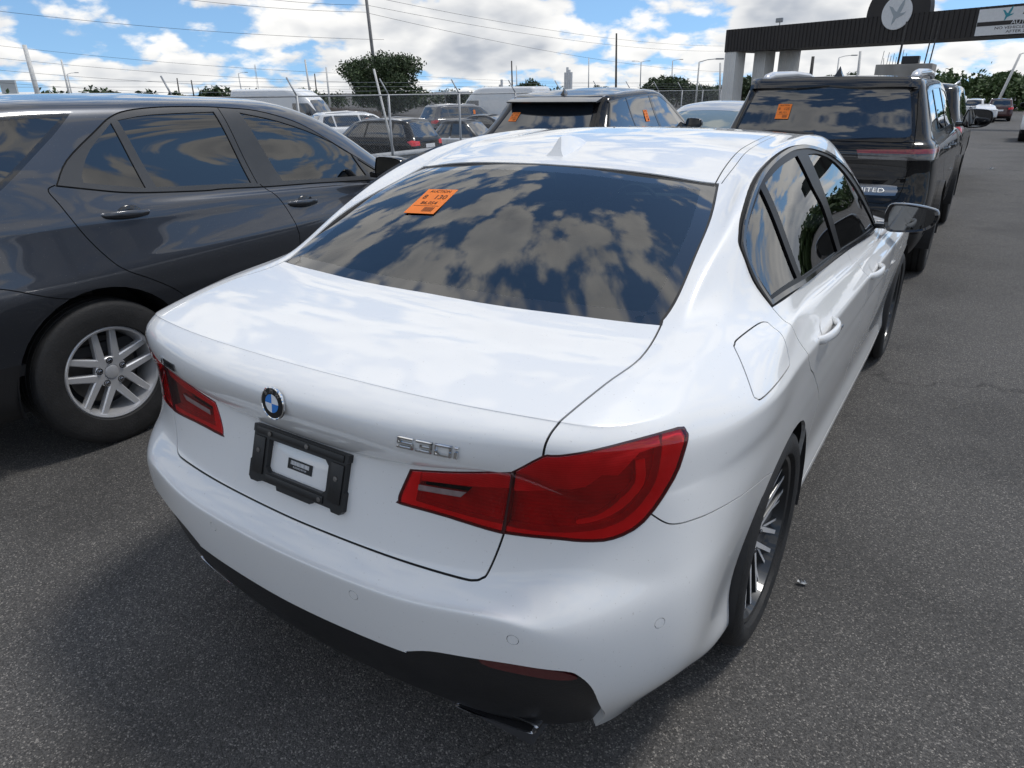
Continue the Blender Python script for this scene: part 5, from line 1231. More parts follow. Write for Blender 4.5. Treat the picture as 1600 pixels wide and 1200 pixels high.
    for sd, sg in (('r',1),('l',-1)):
        S.obj('lamp', 'tail_light', M['red_mid'], T, off=.004, skirt=.01, sides=sd); S.obj('trim', 'window_trim', M['black_trim'], T, off=.001, skirt=.01, sides=sd)
        for n_ in ('pane_c','pane_r','pane_f'): S.obj(n_, 'window_pane', M['dark_pane'], T, off=-.002, sides=sd)
        door_mirror(T, sg, 1.05, 2.05, 1.13, .24, .17, M['black_trim'], depth=.16)
        MB().tube([(sg*.675,-.36,1.545),(sg*.68,.2,1.597),(sg*.68,.9,1.622),(sg*.672,1.3,1.605),(sg*.66,1.62,1.52)], .012, 6).build('roof_trim', M['silver_paint'], T, smooth=True)
    # roof-edge spoiler
    sp = MB(); V = []; F = []
    for i in range(13):
        x = -.68+1.36*i/12; b = .07*(abs(x)/.68)**2
        V += [(x,-.62+b,1.475),(x,-.63+b,1.49),(x,-.45+b,1.54),(x,-.30,1.555-.02*(abs(x)/.68)**2),(x,-.30,1.50)]
    for i in range(12):
        for k in range(5): F.append((i*5+k, i*5+(k+1)%5, (i+1)*5+(k+1)%5, (i+1)*5+k))
    F += [(0,1,2,3,4), (64,63,62,61,60)]
    auto_smooth(mesh_obj('roof_spoiler', V, F, M['dark_silver'], T), 40)
    roof_fin(T, -.22, 1.565, M['black_trim'], .08, .2)
    liners(T, (0,2.87), .375, .437, .6, .95); MB().box(-.64,.64,-.85,3.5,.25,.4).build('underbody', M['cabin'], T)
    wm = wheel_mats('grey_alloy','grey_alloy')
    for y in (0,2.87):
        for sg in (1,-1): make_wheel(T, (sg*(.935-.128), y, .375), sg, .375, .255, .25, STY5, wm)
    p, n = on((-.50,-.7,1.30), RY); n = Vector(n); n = n if n.y < 0 else -n; sticker_parts(T, frame_on(p+n*.004, n), .13, .16, lines=('8   131','61,877'))
    p, n = on((.8,.62,1.29), SX); n = Vector(n); n = n if n.x > 0 else -n; sticker_parts(T, frame_on(p+n*.004, n), .13, .16, lines=('8   131','61,877'))
    return T
M['dark_pane'] = pmat('dark_pane', (.010,.014,.020), .015, coat=1.0, spec=.9, coat_rough=.005)
M['dark_silver'] = pmat('dark_silver', (.03,.03,.032), .3, metal=.3, coat=.8)
# ------------------------------------------------------------------ far vehicles
def far_car(kind, paint, loc, rz, label, group=None, W=.92, H=1.68, L=4.6, ro=.95, wb=2.7, wheel_r=.35, sticker=False, lamp='red_mid', roof_mat=None, pane='dark_pane', level=2):
    yr, yf = -ro, L-ro; e = .0
    belt = H*.635 if kind in ('suv',) else (.98 if kind == 'sedan' else H*.5)
    if kind == 'van': belt = 1.25
    if kind == 'pickup': belt = 1.15
    B_ = lambda w, z, a, b, **k: dict(dict(w=W*w, z=z, yr=yr+a, yf=yf-b, rr=.22, rf=.35), **k)
    low = [B_(.93,.28,.12,.2), B_(.98,.40,.02,.06), B_(1,.55,0,0), B_(1,.70,.01,0), B_(.995,.5*(.72+belt),.03,.03)]
    hood = min(belt-.02, .98)
    if kind == 'suv':
        up = [B_(.985,belt-.08,.04,.12,zf=hood-.08), B_(.965,belt-.02,.06,.55,zf=hood), B_(.93,belt+.02,.09,1.05,zf=hood+.05),
              B_(.87,belt+.18,.20,1.32,zf=belt+.16), B_(.80,H-.17,.36,1.68,zf=H-.20), B_(.76,H-.09,.44,1.9,zf=H-.11,rr=.16), B_(.66,H-.045,.52,2.08,zf=H-.06,rr=.15)]
        roof = lambda y: H-.03+.03*math.sin(math.pi*min(1,max(0,(y-yr-.5)/(L-2.6)))); wy0, wy1, rg = yr+.42, yf-1.35, True
    elif kind in ('sedan','soft'):
        dk = belt+.03
        up = [B_(.985,belt-.08,.03,.12,zf=hood-.12), B_(.96,belt-.02,.06,.5,zf=hood-.05,zr=dk-.02), B_(.925,belt+.02,.35,1.05,zf=hood,zr=dk),
              B_(.90,belt+.05,.62,1.4,zf=hood+.05,zr=dk+.03), B_(.83,belt+.22,1.0,1.72,zf=belt+.2,zr=belt+.2), B_(.74,H-.09,1.42,2.08,zf=H-.11,zr=H-.12,rr=.18), B_(.64,H-.04,1.58,2.25,zf=H-.06,zr=H-.07,rr=.16)]
        roof = lambda y: H-.03+.03*math.sin(math.pi*min(1,max(0,(y-yr-1.55)/(L-3.9)))); wy0, wy1, rg = yr+1.02, yf-1.7, True
    elif kind == 'van':
        up = [B_(.99,1.0,.03,.05,zf=1.05), B_(.985,1.25,.04,.45,zf=1.22), B_(.975,1.5,.05,.75,zf=1.45), B_(.96,1.85,.07,1.0,zf=1.85), B_(.94,2.2,.10,1.3,zf=2.2), B_(.90,H-.15,.14,1.7,zf=H-.16), B_(.80,H-.03,.2,2.0,zf=H-.05)]
        roof = lambda y: H; wy0, wy1, rg = yf-2.2, yf-.85, False
    else:                                   # pickup: cab over the front half, bed behind
        up = [B_(.985,belt-.08,.03,.1,zf=hood), B_(.96,belt,.06,.5,zf=hood+.06), B_(.93,belt+.03,2.0,1.2,zf=hood+.1), B_(.86,belt+.25,2.12,1.55,zf=belt+.22), B_(.78,H-.15,2.25,1.85,zf=H-.18), B_(.74,H-.08,2.3,2.0,zf=H-.1,rr=.15), B_(.64,H-.03,2.4,2.15,zf=H-.05,rr=.14)]
        roof = lambda y: H-.01; wy0, wy1, rg = yr+2.25, yf-1.65, True
    S, on = car_shell(low+up, roof, level)
    zc = wheel_r; arches(S, (0,wb), zc, wheel_r+.055, .4)
    hi = lambda c: c.z > belt-.1 and c.x > .3
    zt = H-.14; z0 = belt+.05
    if kind == 'van': zt, z0 = 1.95, 1.36
    ym = (wy0+wy1)/2
    if kind == 'suv': polys = [[(wy0-.02,z0+.03),(wy0+.10,zt-.03),(-.10+wy0*.0+ (wy0+wy1)*.0+.0,zt),(.0,z0)], [(.06,z0),(-.02,zt),(ym+.10,zt),(ym+.22,z0)], [(ym+.29,z0),(ym+.17,zt),(wy1-.62,zt-.02),(wy1-.05,z0+.10),(wy1-.02,z0)]]
    elif kind == 'van': polys = [[(wy0+.05,z0),(wy0+.05,zt),(wy1-.45,zt),(wy1,z0+.12),(wy1,z0)]]
    else: polys = [[(wy0+.05,z0+.02),(wy0+.38,zt-.05),(wy0+.5,zt),(ym-.02,zt),(ym+.05,z0)], [(ym+.12,z0),(ym+.05,zt),(wy1-.45,zt-.02),(wy1+.05,z0+.06),(wy1+.05,z0)]]
    for k, P in enumerate(polys): S.fill('pane%d' % k, P, SX, hi, two=True)
    back = lambda c: c.y < wy0+.9
    zb0 = belt+.06 if kind != 'sedan' and kind != 'soft' else belt+.09
    if rg: S.fill('back', smooth_curve([(-.3,zb0),(W*.66,zb0),(W*.72,zb0+.05),(W*.62,zt-.03),(W*.56,zt+.01),(-.3,zt+.02)], 3, True), RY, back, two=True)
    else: S.fill('back', [(.05,1.4),(W*.80,1.4),(W*.80,2.0),(.05,2.0)], RY, lambda c: c.y < yr+.5, two=True)
    fr = lambda c: c.y > ym and c.z > belt-.1
    if kind == 'van': S.fill('screen', [(-.3,yf-.7,1.42),(W*.82,yf-.9,1.42),(W*.76,yf-1.3,2.05),(-.3,yf-1.2,2.1)], (0,.8,.6), fr)
    else: S.fill('screen', [(-.3,yf-1.3,z0),(W*.74,yf-1.5,z0+.02),(W*.58,yf-2.0,zt+.0),(-.3,yf-2.0,zt+.02)], (0,.7,.7), fr)
    lz = belt-.12 if kind in ('suv','sedan','soft') else belt-.25
    dl = (.45,-1,0); S.fill('lamp', [(W*.62,yr,lz-.07),(W*.95,yr+.15,lz-.08),(W*1.0,yr+.25,lz+.05),(W*.93,yr+.15,lz+.09),(W*.62,yr,lz+.05)], dl, lambda c: c.y < yr+.5)
    S.fill('head', [(W*.5,yf,.68),(W*.95,yf-.2,.70),(W*.97,yf-.3,.82),(W*.5,yf,.77)], (.4,1,0), lambda c: c.y > yf-.7)
    S.fill('plate', [(-.26,.78 if kind!='van' else .9),(.26,.78 if kind!='van' else .9),(.26,.90 if kind!='van' else 1.02),(-.26,.90 if kind!='van' else 1.02)], RY, lambda c: c.y < yr+.3, two=True)
    S.fill('sill', [(-9,0),(9,0),(9,.40),(-9,.40)], SX, None, two=True, face=-2)
    for xx in ((ym+.14,),(wy1+.1,),(wy0+.45,)):
        if kind != 'van': S.strip('seam', [(xx[0],belt),(xx[0]+.02,.42)], SX, .012, lambda c: c.x > .4, two=True)
    name = {'suv':'sport_utility_vehicle','sedan':'sedan','soft':'convertible','van':'cargo_van','pickup':'pickup_truck'}[kind]
    T = empty(name, loc, rz, label, {'van':'van','pickup':'truck'}.get(kind,'car'), group)
    if kind == 'soft': S.assign('soft_top', [(-3,belt+.10),(6,belt+.10),(6,3),(-3,3)], SX, None, ('body',), face=-2); S.obj('soft_top', 'soft_top', M['black_plastic'], T)
    S.obj('body', 'body', M[paint], T); (kind != 'van') and tag(S.obj('seam', 'panel_gap', M['seam'], T, off=-.003), kind='stuff'); S.obj('sill', 'lower_cladding', M['black_plastic'], T)
    S.obj('back', 'rear_window_pane', M[pane], T, off=-.002); S.obj('screen', 'windscreen', M[pane], T, off=-.002); S.obj('plate', 'licence_plate', M['white_plastic'], T, off=.01)
    for sd, sg in (('r',1),('l',-1)):
        for k in range(len(polys)): S.obj('pane%d' % k, 'window_pane', M[pane], T, off=-.002, sides=sd)
        S.obj('lamp', 'tail_light', M[lamp], T, off=.004, skirt=.01, sides=sd); S.obj('head', 'headlight', M['clear_lens'], T, off=.003, sides=sd)
        door_mirror(T, sg, W+.10, wy1-.1 if kind != 'van' else yf-1.3, belt+.06 if kind != 'van' else 1.5, .2, .14 if kind != 'van' else .3, M['black_trim'])
        if kind == 'suv': MB().tube([(sg*W*.70,wy0+.2,H-.06),(sg*W*.70,ym,H),(sg*W*.69,wy1-.9,H-.04)], .018, 6).build('roof_rail', M['silver_paint'], T, smooth=True)
    wm = dict(tyre=M['tyre'], rim=M['grey_alloy'], face=M['silver_paint'], dark=M['cabin'])
    for y in (0,wb):
        for sg in (1,-1): simple_wheel(T, (sg*(W-.13), y, wheel_r), sg, wheel_r, .22, wheel_r*.66, wm)
    MB().box(-W*.68,W*.68,yr+.2,yf-.3,.2,.4).build('underbody', M['cabin'], T)
    if sticker:
        p, n = on((W*.8,ym+.5,(z0+zt)/2), SX)
        if p: n = Vector(n); n = n if n.x > 0 else -n; MB().box(-.07,.07,-.1,.1,0,.004, mat=frame_on(p, n)).build('auction_sticker', M['orange'], T)
    return T
# ------------------------------------------------------------------ trees
def leaf_mat(name, c0, c1):
    m, nt, N, L, b = new_mat(name); oi = N.new('ShaderNodeTexCoord'); n = N.new('ShaderNodeTexNoise'); n.inputs['Scale'].default_value = 1.3; n.inputs['Detail'].default_value = 3
    L.new(oi.outputs['Object'], n.inputs['Vector']); r = N.new('ShaderNodeValToRGB'); L.new(n.outputs[0], r.inputs[0]); r.color_ramp.elements[0].position = .35; r.color_ramp.elements[1].position = .65
    r.color_ramp.elements[0].color = (*c0,1); r.color_ramp.elements[1].color = (*c1,1); L.new(r.outputs[0], b.inputs['Base Color']); b.inputs['Roughness'].default_value = .6; b.inputs['Specular IOR Level'].default_value = .25
    return m
M['leaf_dark'] = leaf_mat('leaf_dark', (.036,.055,.026), (.070,.100,.042)); M['leaf_mid'] = leaf_mat('leaf_mid', (.045,.075,.025), (.085,.125,.045)); M['bark'] = pmat('bark', (.10,.085,.07), .9, var=.3, scale=3, bump=.5, bscale=12)
def crown_mesh(name, clusters, n, leaf, seed):
    rs = np.random.RandomState(seed); V = []; F = []
    vol = np.array([a*b*c for (_,_,_,a,b,c) in clusters]); cnt = np.maximum(8, (n*vol**.75/np.sum(vol**.75)).astype(int))
    for (cx,cy,cz,a,b,c), k in zip(clusters, cnt):
        d = rs.normal(size=(k,3)); d /= np.linalg.norm(d, axis=1)[:,None]; rr = rs.uniform(.35,1.0,k)**.6*(1+.22*rs.normal(size=k)*.6)
        P = np.c_[cx+d[:,0]*a*rr, cy+d[:,1]*b*rr, cz+d[:,2]*c*rr]
        u = rs.normal(size=(k,3)); u /= np.linalg.norm(u,axis=1)[:,None]; w = np.cross(u, rs.normal(size=(k,3))); w /= np.linalg.norm(w,axis=1)[:,None]
        s = leaf*rs.uniform(.6,1.4,k)[:,None]
        for q in range(k):
            i = len(V); p = P[q]; a1 = u[q]*s[q]; b1 = w[q]*s[q]*.55
            V += [p-a1, p+b1*.9-a1*.1, p+a1, p-b1]; F.append((i,i+1,i+2,i+3))
    me = bpy.data.meshes.new(name); me.from_pydata([tuple(v) for v in V], [], F); me.update(); return me
def tree_proto(seed, h, spread, n, leaf, trunk_r=.25, lobes=14, squash=.8, low=.62, lob=(.22,.42)):
    rs = random.Random(seed); cl = []; t = MB()
    hc = h*low
    for i in range(lobes):
        a = rs.uniform(0,2*math.pi); rr = spread*math.sqrt(rs.uniform(0,1))*.72; z = hc+rs.uniform(-.30,.30)*h*squash*(1-rr/spread*.55)
        s = spread*rs.uniform(*lob); cl.append((rr*math.cos(a), rr*math.sin(a), z, s, s, s*rs.uniform(.6,.85)))
    pts = [(0,0,0),(.05*h*rs.uniform(-1,1),.05*h*rs.uniform(-1,1),h*.25),(.06*h*rs.uniform(-1,1),.06*h*rs.uniform(-1,1),h*.5)]
    t.tube(pts, [trunk_r,trunk_r*.8,trunk_r*.5], 8)
    for c in cl[:9]:
        b = Vector(pts[1]).lerp(Vector(pts[2]), rs.random()); m = b.lerp(Vector(c[:3]), .5)+Vector((0,0,-.05*h)); t.tube([b, m, c[:3]], [trunk_r*.42,trunk_r*.28,trunk_r*.1], 6)
    return t, crown_mesh('crown', cl, n, leaf, seed)
def place_tree(proto, loc, rz, sc, leafm, name, label, group=None):
    T = empty(name, loc, rz, label, 'tree', group); T.scale = (sc,sc,sc)
    k = proto.get('trunk')
    if k is None: o = proto['mb'].build('trunk', M['bark'], T, smooth=True); proto['trunk'] = o.data
    else: o = link(bpy.data.objects.new('trunk', k), T)
    me = proto['crown']
    if not me.materials: me.materials.append(M[leafm])
    link(bpy.data.objects.new('crown', me), T); return T
ORD = 'first second third fourth fifth sixth seventh eighth ninth tenth eleventh twelfth thirteenth fourteenth fifteenth sixteenth seventeenth eighteenth nineteenth twentieth twenty-first twenty-second twenty-third'.split()
WIRES = ['highest of the four parallel wires crossing the poles at the left', 'second highest of the four parallel wires at the left', 'third highest of the four parallel wires at the left', 'lowest of the four parallel wires at the left',
 'single long wire crossing the blue sky at the upper left', 'lower of two wires running left from the utility pole', 'upper of two wires running left from the utility pole', 'upper of two wires running right from the utility pole', 'lower of two wires running right from the utility pole',
 'wire entering at the top edge and falling towards the gate', 'higher of two level wires above the low black SUV', 'lower of two level wires above the low black SUV']
def ground_z(x, y):
    s = lambda t: (lambda q: q*q*(3-2*q))(min(1,max(0,t)))
    a = .80*s((-x-4.8)/7.0); return -max(a, 1.05*s((y-20)/45)*(.25+.75*s((x+14)/10)) if x > -14 else max(a, .25*s((y-45)/30)+.80))
def build_background():  # most positions below come from image pixels at assumed distances
    G = lambda x, y: (x, y, ground_z(x, y))
    # ---- terrain sheet
    xs = sorted(set([-2500,-900,-400,-200,-120,-80,-50,-35,-25]+[-20+i for i in range(0,26)]+[7,10,20,60,150,400,900,2500])); ys = sorted(set([-2500,-400,-60,-20,-8,-2]+list(range(0,80,2))+[90,110,150,250,500,1000,3000]))
    V = [G(x,y) for y in ys for x in xs]; nx = len(xs); F = [(j*nx+i, j*nx+i+1, (j+1)*nx+i+1, (j+1)*nx+i) for j in range(len(ys)-1) for i in range(nx-1)]
    tag(mesh_obj('ground', V, F, M['asphalt'], None, True), kind='structure')
    # ---- small litter on the asphalt
    rs = random.Random(12)
    def scrap(x, y, r, mat, label):
        V = [(0,0,.004)]; n = 7
        for i in range(n): a = 6.283*i/n; q = r*rs.uniform(.6,1.2); V.append((q*math.cos(a), q*math.sin(a)*.6, .004+rs.uniform(0,r*.7)))
        for i in range(n): V.append((V[1+i][0]*.4, V[1+i][1]*.4, .006+rs.uniform(.2,.9)*r))
        F = [(1+i,1+(i+1)%n,1+n+(i+1)%n,1+n+i) for i in range(n)]+[tuple(range(1+n,1+2*n))]
        o = mesh_obj('scrap', V, F, M[mat], None, False); o.location = (x,y,0); tag(o, label, 'litter')
    scrap(.985,.30,.020,'grey_metal','crumpled foil scrap on the asphalt beside the rear wheel of the sedan')
    scrap(1.32,16.4,.06,'grey_sheet','flat white paper scrap on the aisle far ahead')
    # ---- vehicles beyond the fence
    def fc(kind, paint, x, y, rz, label, **k): return far_car(kind, paint, G(x,y), R(rz), label, **k)
    fc('suv','black_paint',-14.9,16.5,96,'black SUV with red tail lights behind the chain-link fence',H=1.66,L=4.43,wb=2.6,ro=.95,lamp='red_bright')
    fc('suv','white_paint',-22.3,20.2,-28,'white SUV with red tail light, parked left of the black SUV behind the fence',H=1.70,sticker=True,lamp='red_bright')
    fc('soft','white_paint',-15.6,21.9,98,'white convertible with black soft top behind the fence',H=1.42,L=4.8,wb=2.75,ro=1.05)
    fc('suv','silver_dark',-22.6,28.0,-20,'grey SUV with orange sheet behind the black SUV and the convertible',H=1.84,W=.98,L=4.9,wb=2.85,sticker=True)
    fc('sedan','black_paint',-17.9,26.8,95,'black car between the grey SUV and the right white van',H=1.46,L=4.8,wb=2.8,ro=1.05)
    fc('van','white_paint',-32.2,24.4,-70,'tall white cargo van behind the roof of the grey SUV',W=1.0,H=2.65,L=5.9,ro=1.1,wb=3.7,wheel_r=.36)
    fc('van','white_paint',-20.6,33.2,88,'tall white cargo van beside the black SUV roof',W=1.0,H=2.65,L=5.9,ro=1.1,wb=3.7,wheel_r=.36)
    fc('sedan','silver_car',-2.75,11.9,180,'silver sedan facing the camera between the two black SUVs',H=1.44,L=4.8,ro=1.05,wb=2.8,pane='screen_green')
    fc('suv','black_paint',-.12,12.2,0,'dark SUV parked ahead of the tall black SUV',H=1.70,W=.93,L=4.7,wb=2.75,ro=.95)
    fc('pickup','white_paint',-2.3,75.5,4,'white pickup truck at the far end of the aisle',W=1.0,H=1.92,L=5.9,ro=1.2,wb=3.7,wheel_r=.4)
    fc('suv','white_paint',-.85,74.0,-4,'small white SUV beside the far white pickup',W=.85,H=1.7,L=4.3,wb=2.5)
    fc('sedan','white_paint',.15,68.5,8,'white car low beside the far dark red SUV',W=.78,H=1.35,L=4.3,wb=2.5)
    fc('suv','maroon_paint',1.05,71.5,2,'dark red SUV far down the aisle, under the leaning pole',W=.95,H=1.74,L=4.8,wb=2.8,lamp='red_bright')
    fc('suv','black_paint',3.55,36.5,-2,'black SUV parked beyond the white car on the right edge',H=1.7,W=.95,L=4.8)
    fc('suv','white_paint',2.78,28.0,-2,'white car cut by the right edge of the view',H=1.62,W=.93,L=4.6,ro=.95)
    # ---- fence, rail, leaning pole
    fx = -12.0
    T = empty('chain_link_fence', (fx,0,0), 0, 'galvanised chain-link fence with outward arms in front of the lower lot', 'fence')
    zg = lambda y: ground_z(fx, y)
    for i in range(13):
        y = 3.6+i*3.0; z = zg(y); MB().tube([(0,y,z-.05),(0,y,z+2.38)], .032, 8).build('post', M['galv'], T, smooth=True); MB().tube([(0,y,z+2.38),(-.26,y,z+2.75)], .018, 6).build('arm', M['galv'], T, smooth=True)
    y0, y1 = 3.6, 39.6; zb = zg(y0)+.03; zt = zb+2.33
    MB().tube([(0,y0,zt),(0,y1,zt)], .017, 8).build('top_rail', M['galv'], T, smooth=True)
    for k in range(3): MB().tube([(-.07-.075*k,y0,zt+.1+.1*k),(-.07-.075*k,y1,zt+.1+.1*k)], .004, 4).build('barbed_wire', M['galv'], T)
    mesh = MB(); st = .062; hh = zt-zb; n = int((y1-y0+hh)/st)
    for d in (1,-1):
        for i in range(n):
            a = y0-hh+i*st if d > 0 else y0+i*st
            p = (a, zb); q = (a+hh, zt) if d > 0 else (a-hh, zt)
            t0 = 0.0; t1 = 1.0; dy = q[0]-p[0]
            for lim, sgn in ((y0,1),(y1,-1)):
                f0 = sgn*(p[0]-lim); f1 = sgn*(q[0]-lim)
                if f0 < 0 and f1 < 0: t1 = -1; break
                if f0 < 0: t0 = max(t0, f0/(f0-f1))
                if f1 < 0: t1 = min(t1, f0/(f0-f1))
            if t1-t0 < .02: continue
            P = Vector((0, p[0]+dy*t0, p[1]+(q[1]-p[1])*t0)); Q_ = Vector((0, p[0]+dy*t1, p[1]+(q[1]-p[1])*t1)); mesh.tube([P,Q_], .0014, 3, caps=False)
    tag(mesh.build('wire_mesh', M['galv'], T), kind='stuff')
    T = empty('guard_rail', (fx-.35,0,0), 0, 'galvanised corrugated guard rail along the foot of the fence', 'rail')
    prof = [(0,.16),(.03,.13),(.08,.10),(.08,.05),(.02,.02),(.02,-.02),(.08,-.05),(.08,-.10),(.03,-.13),(0,-.16)]; V = []; F = []
    zr = -.02
    for y in (3,39):
        for a, b in prof: V.append((a, y, zr+b))
    F = [(k,k+1,len(prof)+k+1,len(prof)+k) for k in range(len(prof)-1)]
    auto_smooth(mesh_obj('beam', V, F, M['galv'], T), 60)
    for i in range(18): MB().box(-.12,0,3.5+i*2,3.62+i*2,zg(12)-.1,zr+.12).build('post', M['galv'], T)
    T = MB().tube([(-12.5,13.5,-1.05),(-12.9,13.1,2.2)], [.032,.028], 8).build('leaning_pole', M['white_pole'], smooth=True); tag(T, 'thin white pole leaning beside the fence, in front of the oak', 'pole')
    # grass strip below the fence
    g = MB(); rs = random.Random(3)
    for i in range(2600):
        x = fx+.9+rs.uniform(-.55,.9); y = rs.uniform(6,34); z = ground_z(x,y); h = rs.uniform(.08,.26); a = rs.uniform(0,6.28); dx, dy = .012*math.cos(a), .012*math.sin(a); lx, ly = rs.uniform(-.08,.08), rs.uniform(-.08,.08)
        g.add([(x-dx,y-dy,z),(x+dx,y+dy,z),(x+lx,y+ly,z+h)], [(0,1,2)])
    tag(g.build('grass', M['leaf_mid']), 'rough grass growing along the foot of the fence', 'grass', kind='stuff')
    # wooden fence at the back of the lower lot
    T = empty('wooden_fence', (-40,36,-1.05), R(-32), 'long weathered wooden board fence behind the lower lot', 'fence'); bw = .145
    bm_ = None
    for i in range(230):
        h = 1.75+.06*math.sin(i*1.7); 
        if bm_ is None: o = MB().box(-.068,.068,0,.02,0,1.8).build('board', M['wood'], T); bm_ = o.data
        else: o = link(bpy.data.objects.new('board', bm_), T)
        o.location = ((i-115)*bw, .012*((i*7) % 3), 0); o.scale = (1,1,h/1.8)
    # ---- poles
    def pole(label, b, t, r=.09, mat='white_pole', name='pole', arm=None, cat='pole'):
        b = Vector(b); t = Vector(t); b.z = -1.05; T = empty(name, b, 0, label, cat)
        MB().tube([(0,0,0), t-b], [r*1.15, r*.8], 8).build('shaft', M[mat], T, smooth=True)
        if arm:
            for s in arm:
                q = Vector((.83*s,.55*s,0)); MB().tube([t-b, t-b+q*.7+Vector((0,0,.18)), t-b+q*1.5+Vector((0,0,.25))], .04, 6).build('arm', M[mat], T); 
                e = t-b+q*1.8+Vector((0,0,.24)); MB().bbox(-.35,.35,-.12,.12,-.06,.06,.03, mat=Matrix.Translation(e) @ Matrix.Rotation(R(33),4,'Z')).build('lamp_head', M['grey_metal'], T)
        return T
    for label, b, t, r, mat, arm in (  # farther poles were scaled outward about the camera; results stored here
        ('thick white pole leaning above the roof of the grey SUV, far left',(-72.27,32.34),(-72.27,32.16,5.81),0.228,'white_pole',None),
        ('slim white pole second from the left edge',(-111.33,54.66),(-111.33,54.66,6.33),0.148,'white_pole',None),
        ('short lamp post close beside the second pole at the left',(-143.37,71.22),(-143.37,71.22,5.25),0.134,'white_pole',(1,)),
        ('dark short pole above the rear window of the grey SUV',(-134.19,86.88),(-134.19,87.06,4.57),0.134,'dark_wood',None),
        ('dark short pole just right of its twin above the grey SUV',(-133.47,89.58),(-133.47,89.58,4.23),0.134,'dark_wood',None),
        ('small lamp post left of the lattice mast',(-141.75,107.4),(-141.93,107.22,5.77),0.121,'white_pole',(1,)),
        ('white pole standing left of the oak behind the left van',(-78.93,70.5),(-79.11,70.32,5.83),0.134,'white_pole',None),
        ('dark thin pole between the white poles left of the oak',(-118.17,107.58),(-118.17,107.58,5.31),0.134,'dark_wood',None),
        ('white pole nearest to the left side of the oak',(-64.17,59.88),(-64.17,59.88,4.33),0.107,'white_pole',None),
        ('dark pole above the tree line right of the oak',(-77.13,118.74),(-77.31,118.74,6.82),0.148,'dark_wood',None),
        ('pale pole beside the dark pole right of the oak',(-86.13,134.4),(-86.31,134.4,6.6),0.121,'white_pole',None),
        ('faint thin pole behind the roof aerial of the low black SUV',(-72.99,141.96),(-73.17,141.96,7.9),0.121,'white_pole',None),
        ('tall dark wooden pole above the low black SUV',(-52.47,112.08),(-52.83,111.9,9.97),0.174,'dark_wood',None),
        ('street lamp with two arms above the low black SUV',(-70.47,163.2),(-70.65,163.2,7.47),0.134,'grey_metal',(1,-1)),
        ('lamp post in front of the round tree right of the low black SUV',(-57.33,149.16),(-57.51,148.98,7.03),0.134,'white_pole',(1,)),
        ('lamp post left of the white gate columns',(-22.0,64.1),(-22.0,64.1,3.82),0.080,'white_pole',(1,)),
        ('thin pole leaning against the sky at the left gate column',(-19.9,64.8),(-20.3,64.7,3.73),0.100,'white_pole',None),
        ('dark post seen under the gate beam, left of the lamp posts',(-17.0,86.2),(-17.1,86.2,4.77),0.200,'dark_wood',None),
        ('lamp post seen under the gate beam above the tall black SUV',(-16.1,96.5),(-16.3,96.5,4.91),0.090,'white_pole',(1,)),
        ('white post seen under the gate beam beside the concrete booth',(-9.2,67.3),(-9.5,67.2,4.37),0.120,'white_pole',None),
        ('pale lamp post leaning in front of the trees on the right',(0.5,78.1),(1.6,78.1,4.15),0.120,'white_pole',(1,))):
        pole(label, (*b,0), t, r, mat, arm=arm, name='street_lamp' if arm else 'pole', cat='lamp post' if arm else 'pole')
    pole('tall grey utility pole rising behind the oak to the top of the view', (-64.26,68.21,0), (-64.82,67.65,17.42), .2, 'grey_wood', name='utility_pole', cat='pole')
    # lattice mast
    b = Vector((-137.79,108.66,-1.05)); T = empty('lattice_mast', b, 0, 'thin lattice radio mast above the roof of the grey SUV', 'mast')
    for a in range(3): MB().tube([(.25*math.cos(a*2.09),.25*math.sin(a*2.09),0),(.12*math.cos(a*2.09),.12*math.sin(a*2.09),8.6)], .03, 5).build('leg', M['white_pole'], T)
    ms = MB()
    for i in range(24):
        z = .3+i*.34; a = (i % 3)*2.09; c = ((i+1) % 3)*2.09; f = 1-z/8.6*.5; ms.tube([(.25*f*math.cos(a),.25*f*math.sin(a),z),(.25*f*math.cos(c),.25*f*math.sin(c),z+.34)], .015, 4)
    ms.build('bracing', M['white_pole'], T)
    # ---- overhead wires
    wires = [((-155.63, 63.58, 10.47),(-109.5, 127.04, 4.99)),((-155.83, 63.09, 8.37),(-109.58, 126.97, 3.43)),((-156.02, 62.63, 6.35),(-109.64, 126.92, 2.13)),((-156.22, 62.14, 4.21),(-109.71, 126.86, 0.82)),((-118.31, 49.13, 12.66),(-86.31, 94.16, 9.62)),((-77.69, 52.7, 11.43),(-64.73, 67.8, 10.48)),((-72.29, 59.78, 11.66),(-64.68, 67.84, 11.23)),((-64.68, 67.84, 11.23),(-56.8, 178.97, 9.82)),((-64.74, 67.79, 10.42),(-56.37, 179.11, 5.38)),((-63.16, 69.25, 11.85),(-53.85, 169.42, 10.42)),((-109.5, 127.04, 4.99),(-55.76, 179.31, 3.41)),((-109.58, 126.97, 3.3),(-55.59, 179.36, 1.72))]  # wire ends from image pixels; utility pole and its wires scaled about the camera
    for i, (a, b) in enumerate(wires):
        a = Vector(a); b = Vector(b); sag = (b-a).length*.012; pts = [a.lerp(b, f/16)-Vector((0,0,4*sag*(f/16)*(1-f/16))) for f in range(17)]
        o = MB().tube(pts, .020 if i > 4 else .026, 5).build('overhead_wire', M['dark_wood']); tag(o, WIRES[i], 'wire', 'overhead wires')
    # ---- trees
    mb, cr = tree_proto(11, 7.5, 5.8, 19000, .16, .42, 66, 1.55, .49, (.14,.28)); place_tree(dict(mb=mb, crown=cr), (-63.1,67.95,-1.05), 0, 1, 'leaf_dark', 'oak_tree', 'large round dark green oak, the biggest tree, behind the fence')
    pr = []
    for k in range(4):
        mb, cr = tree_proto(30+k, 6.0, 3.3, 2600, .24, .2, 13, .9); pr.append(dict(mb=mb, crown=cr))
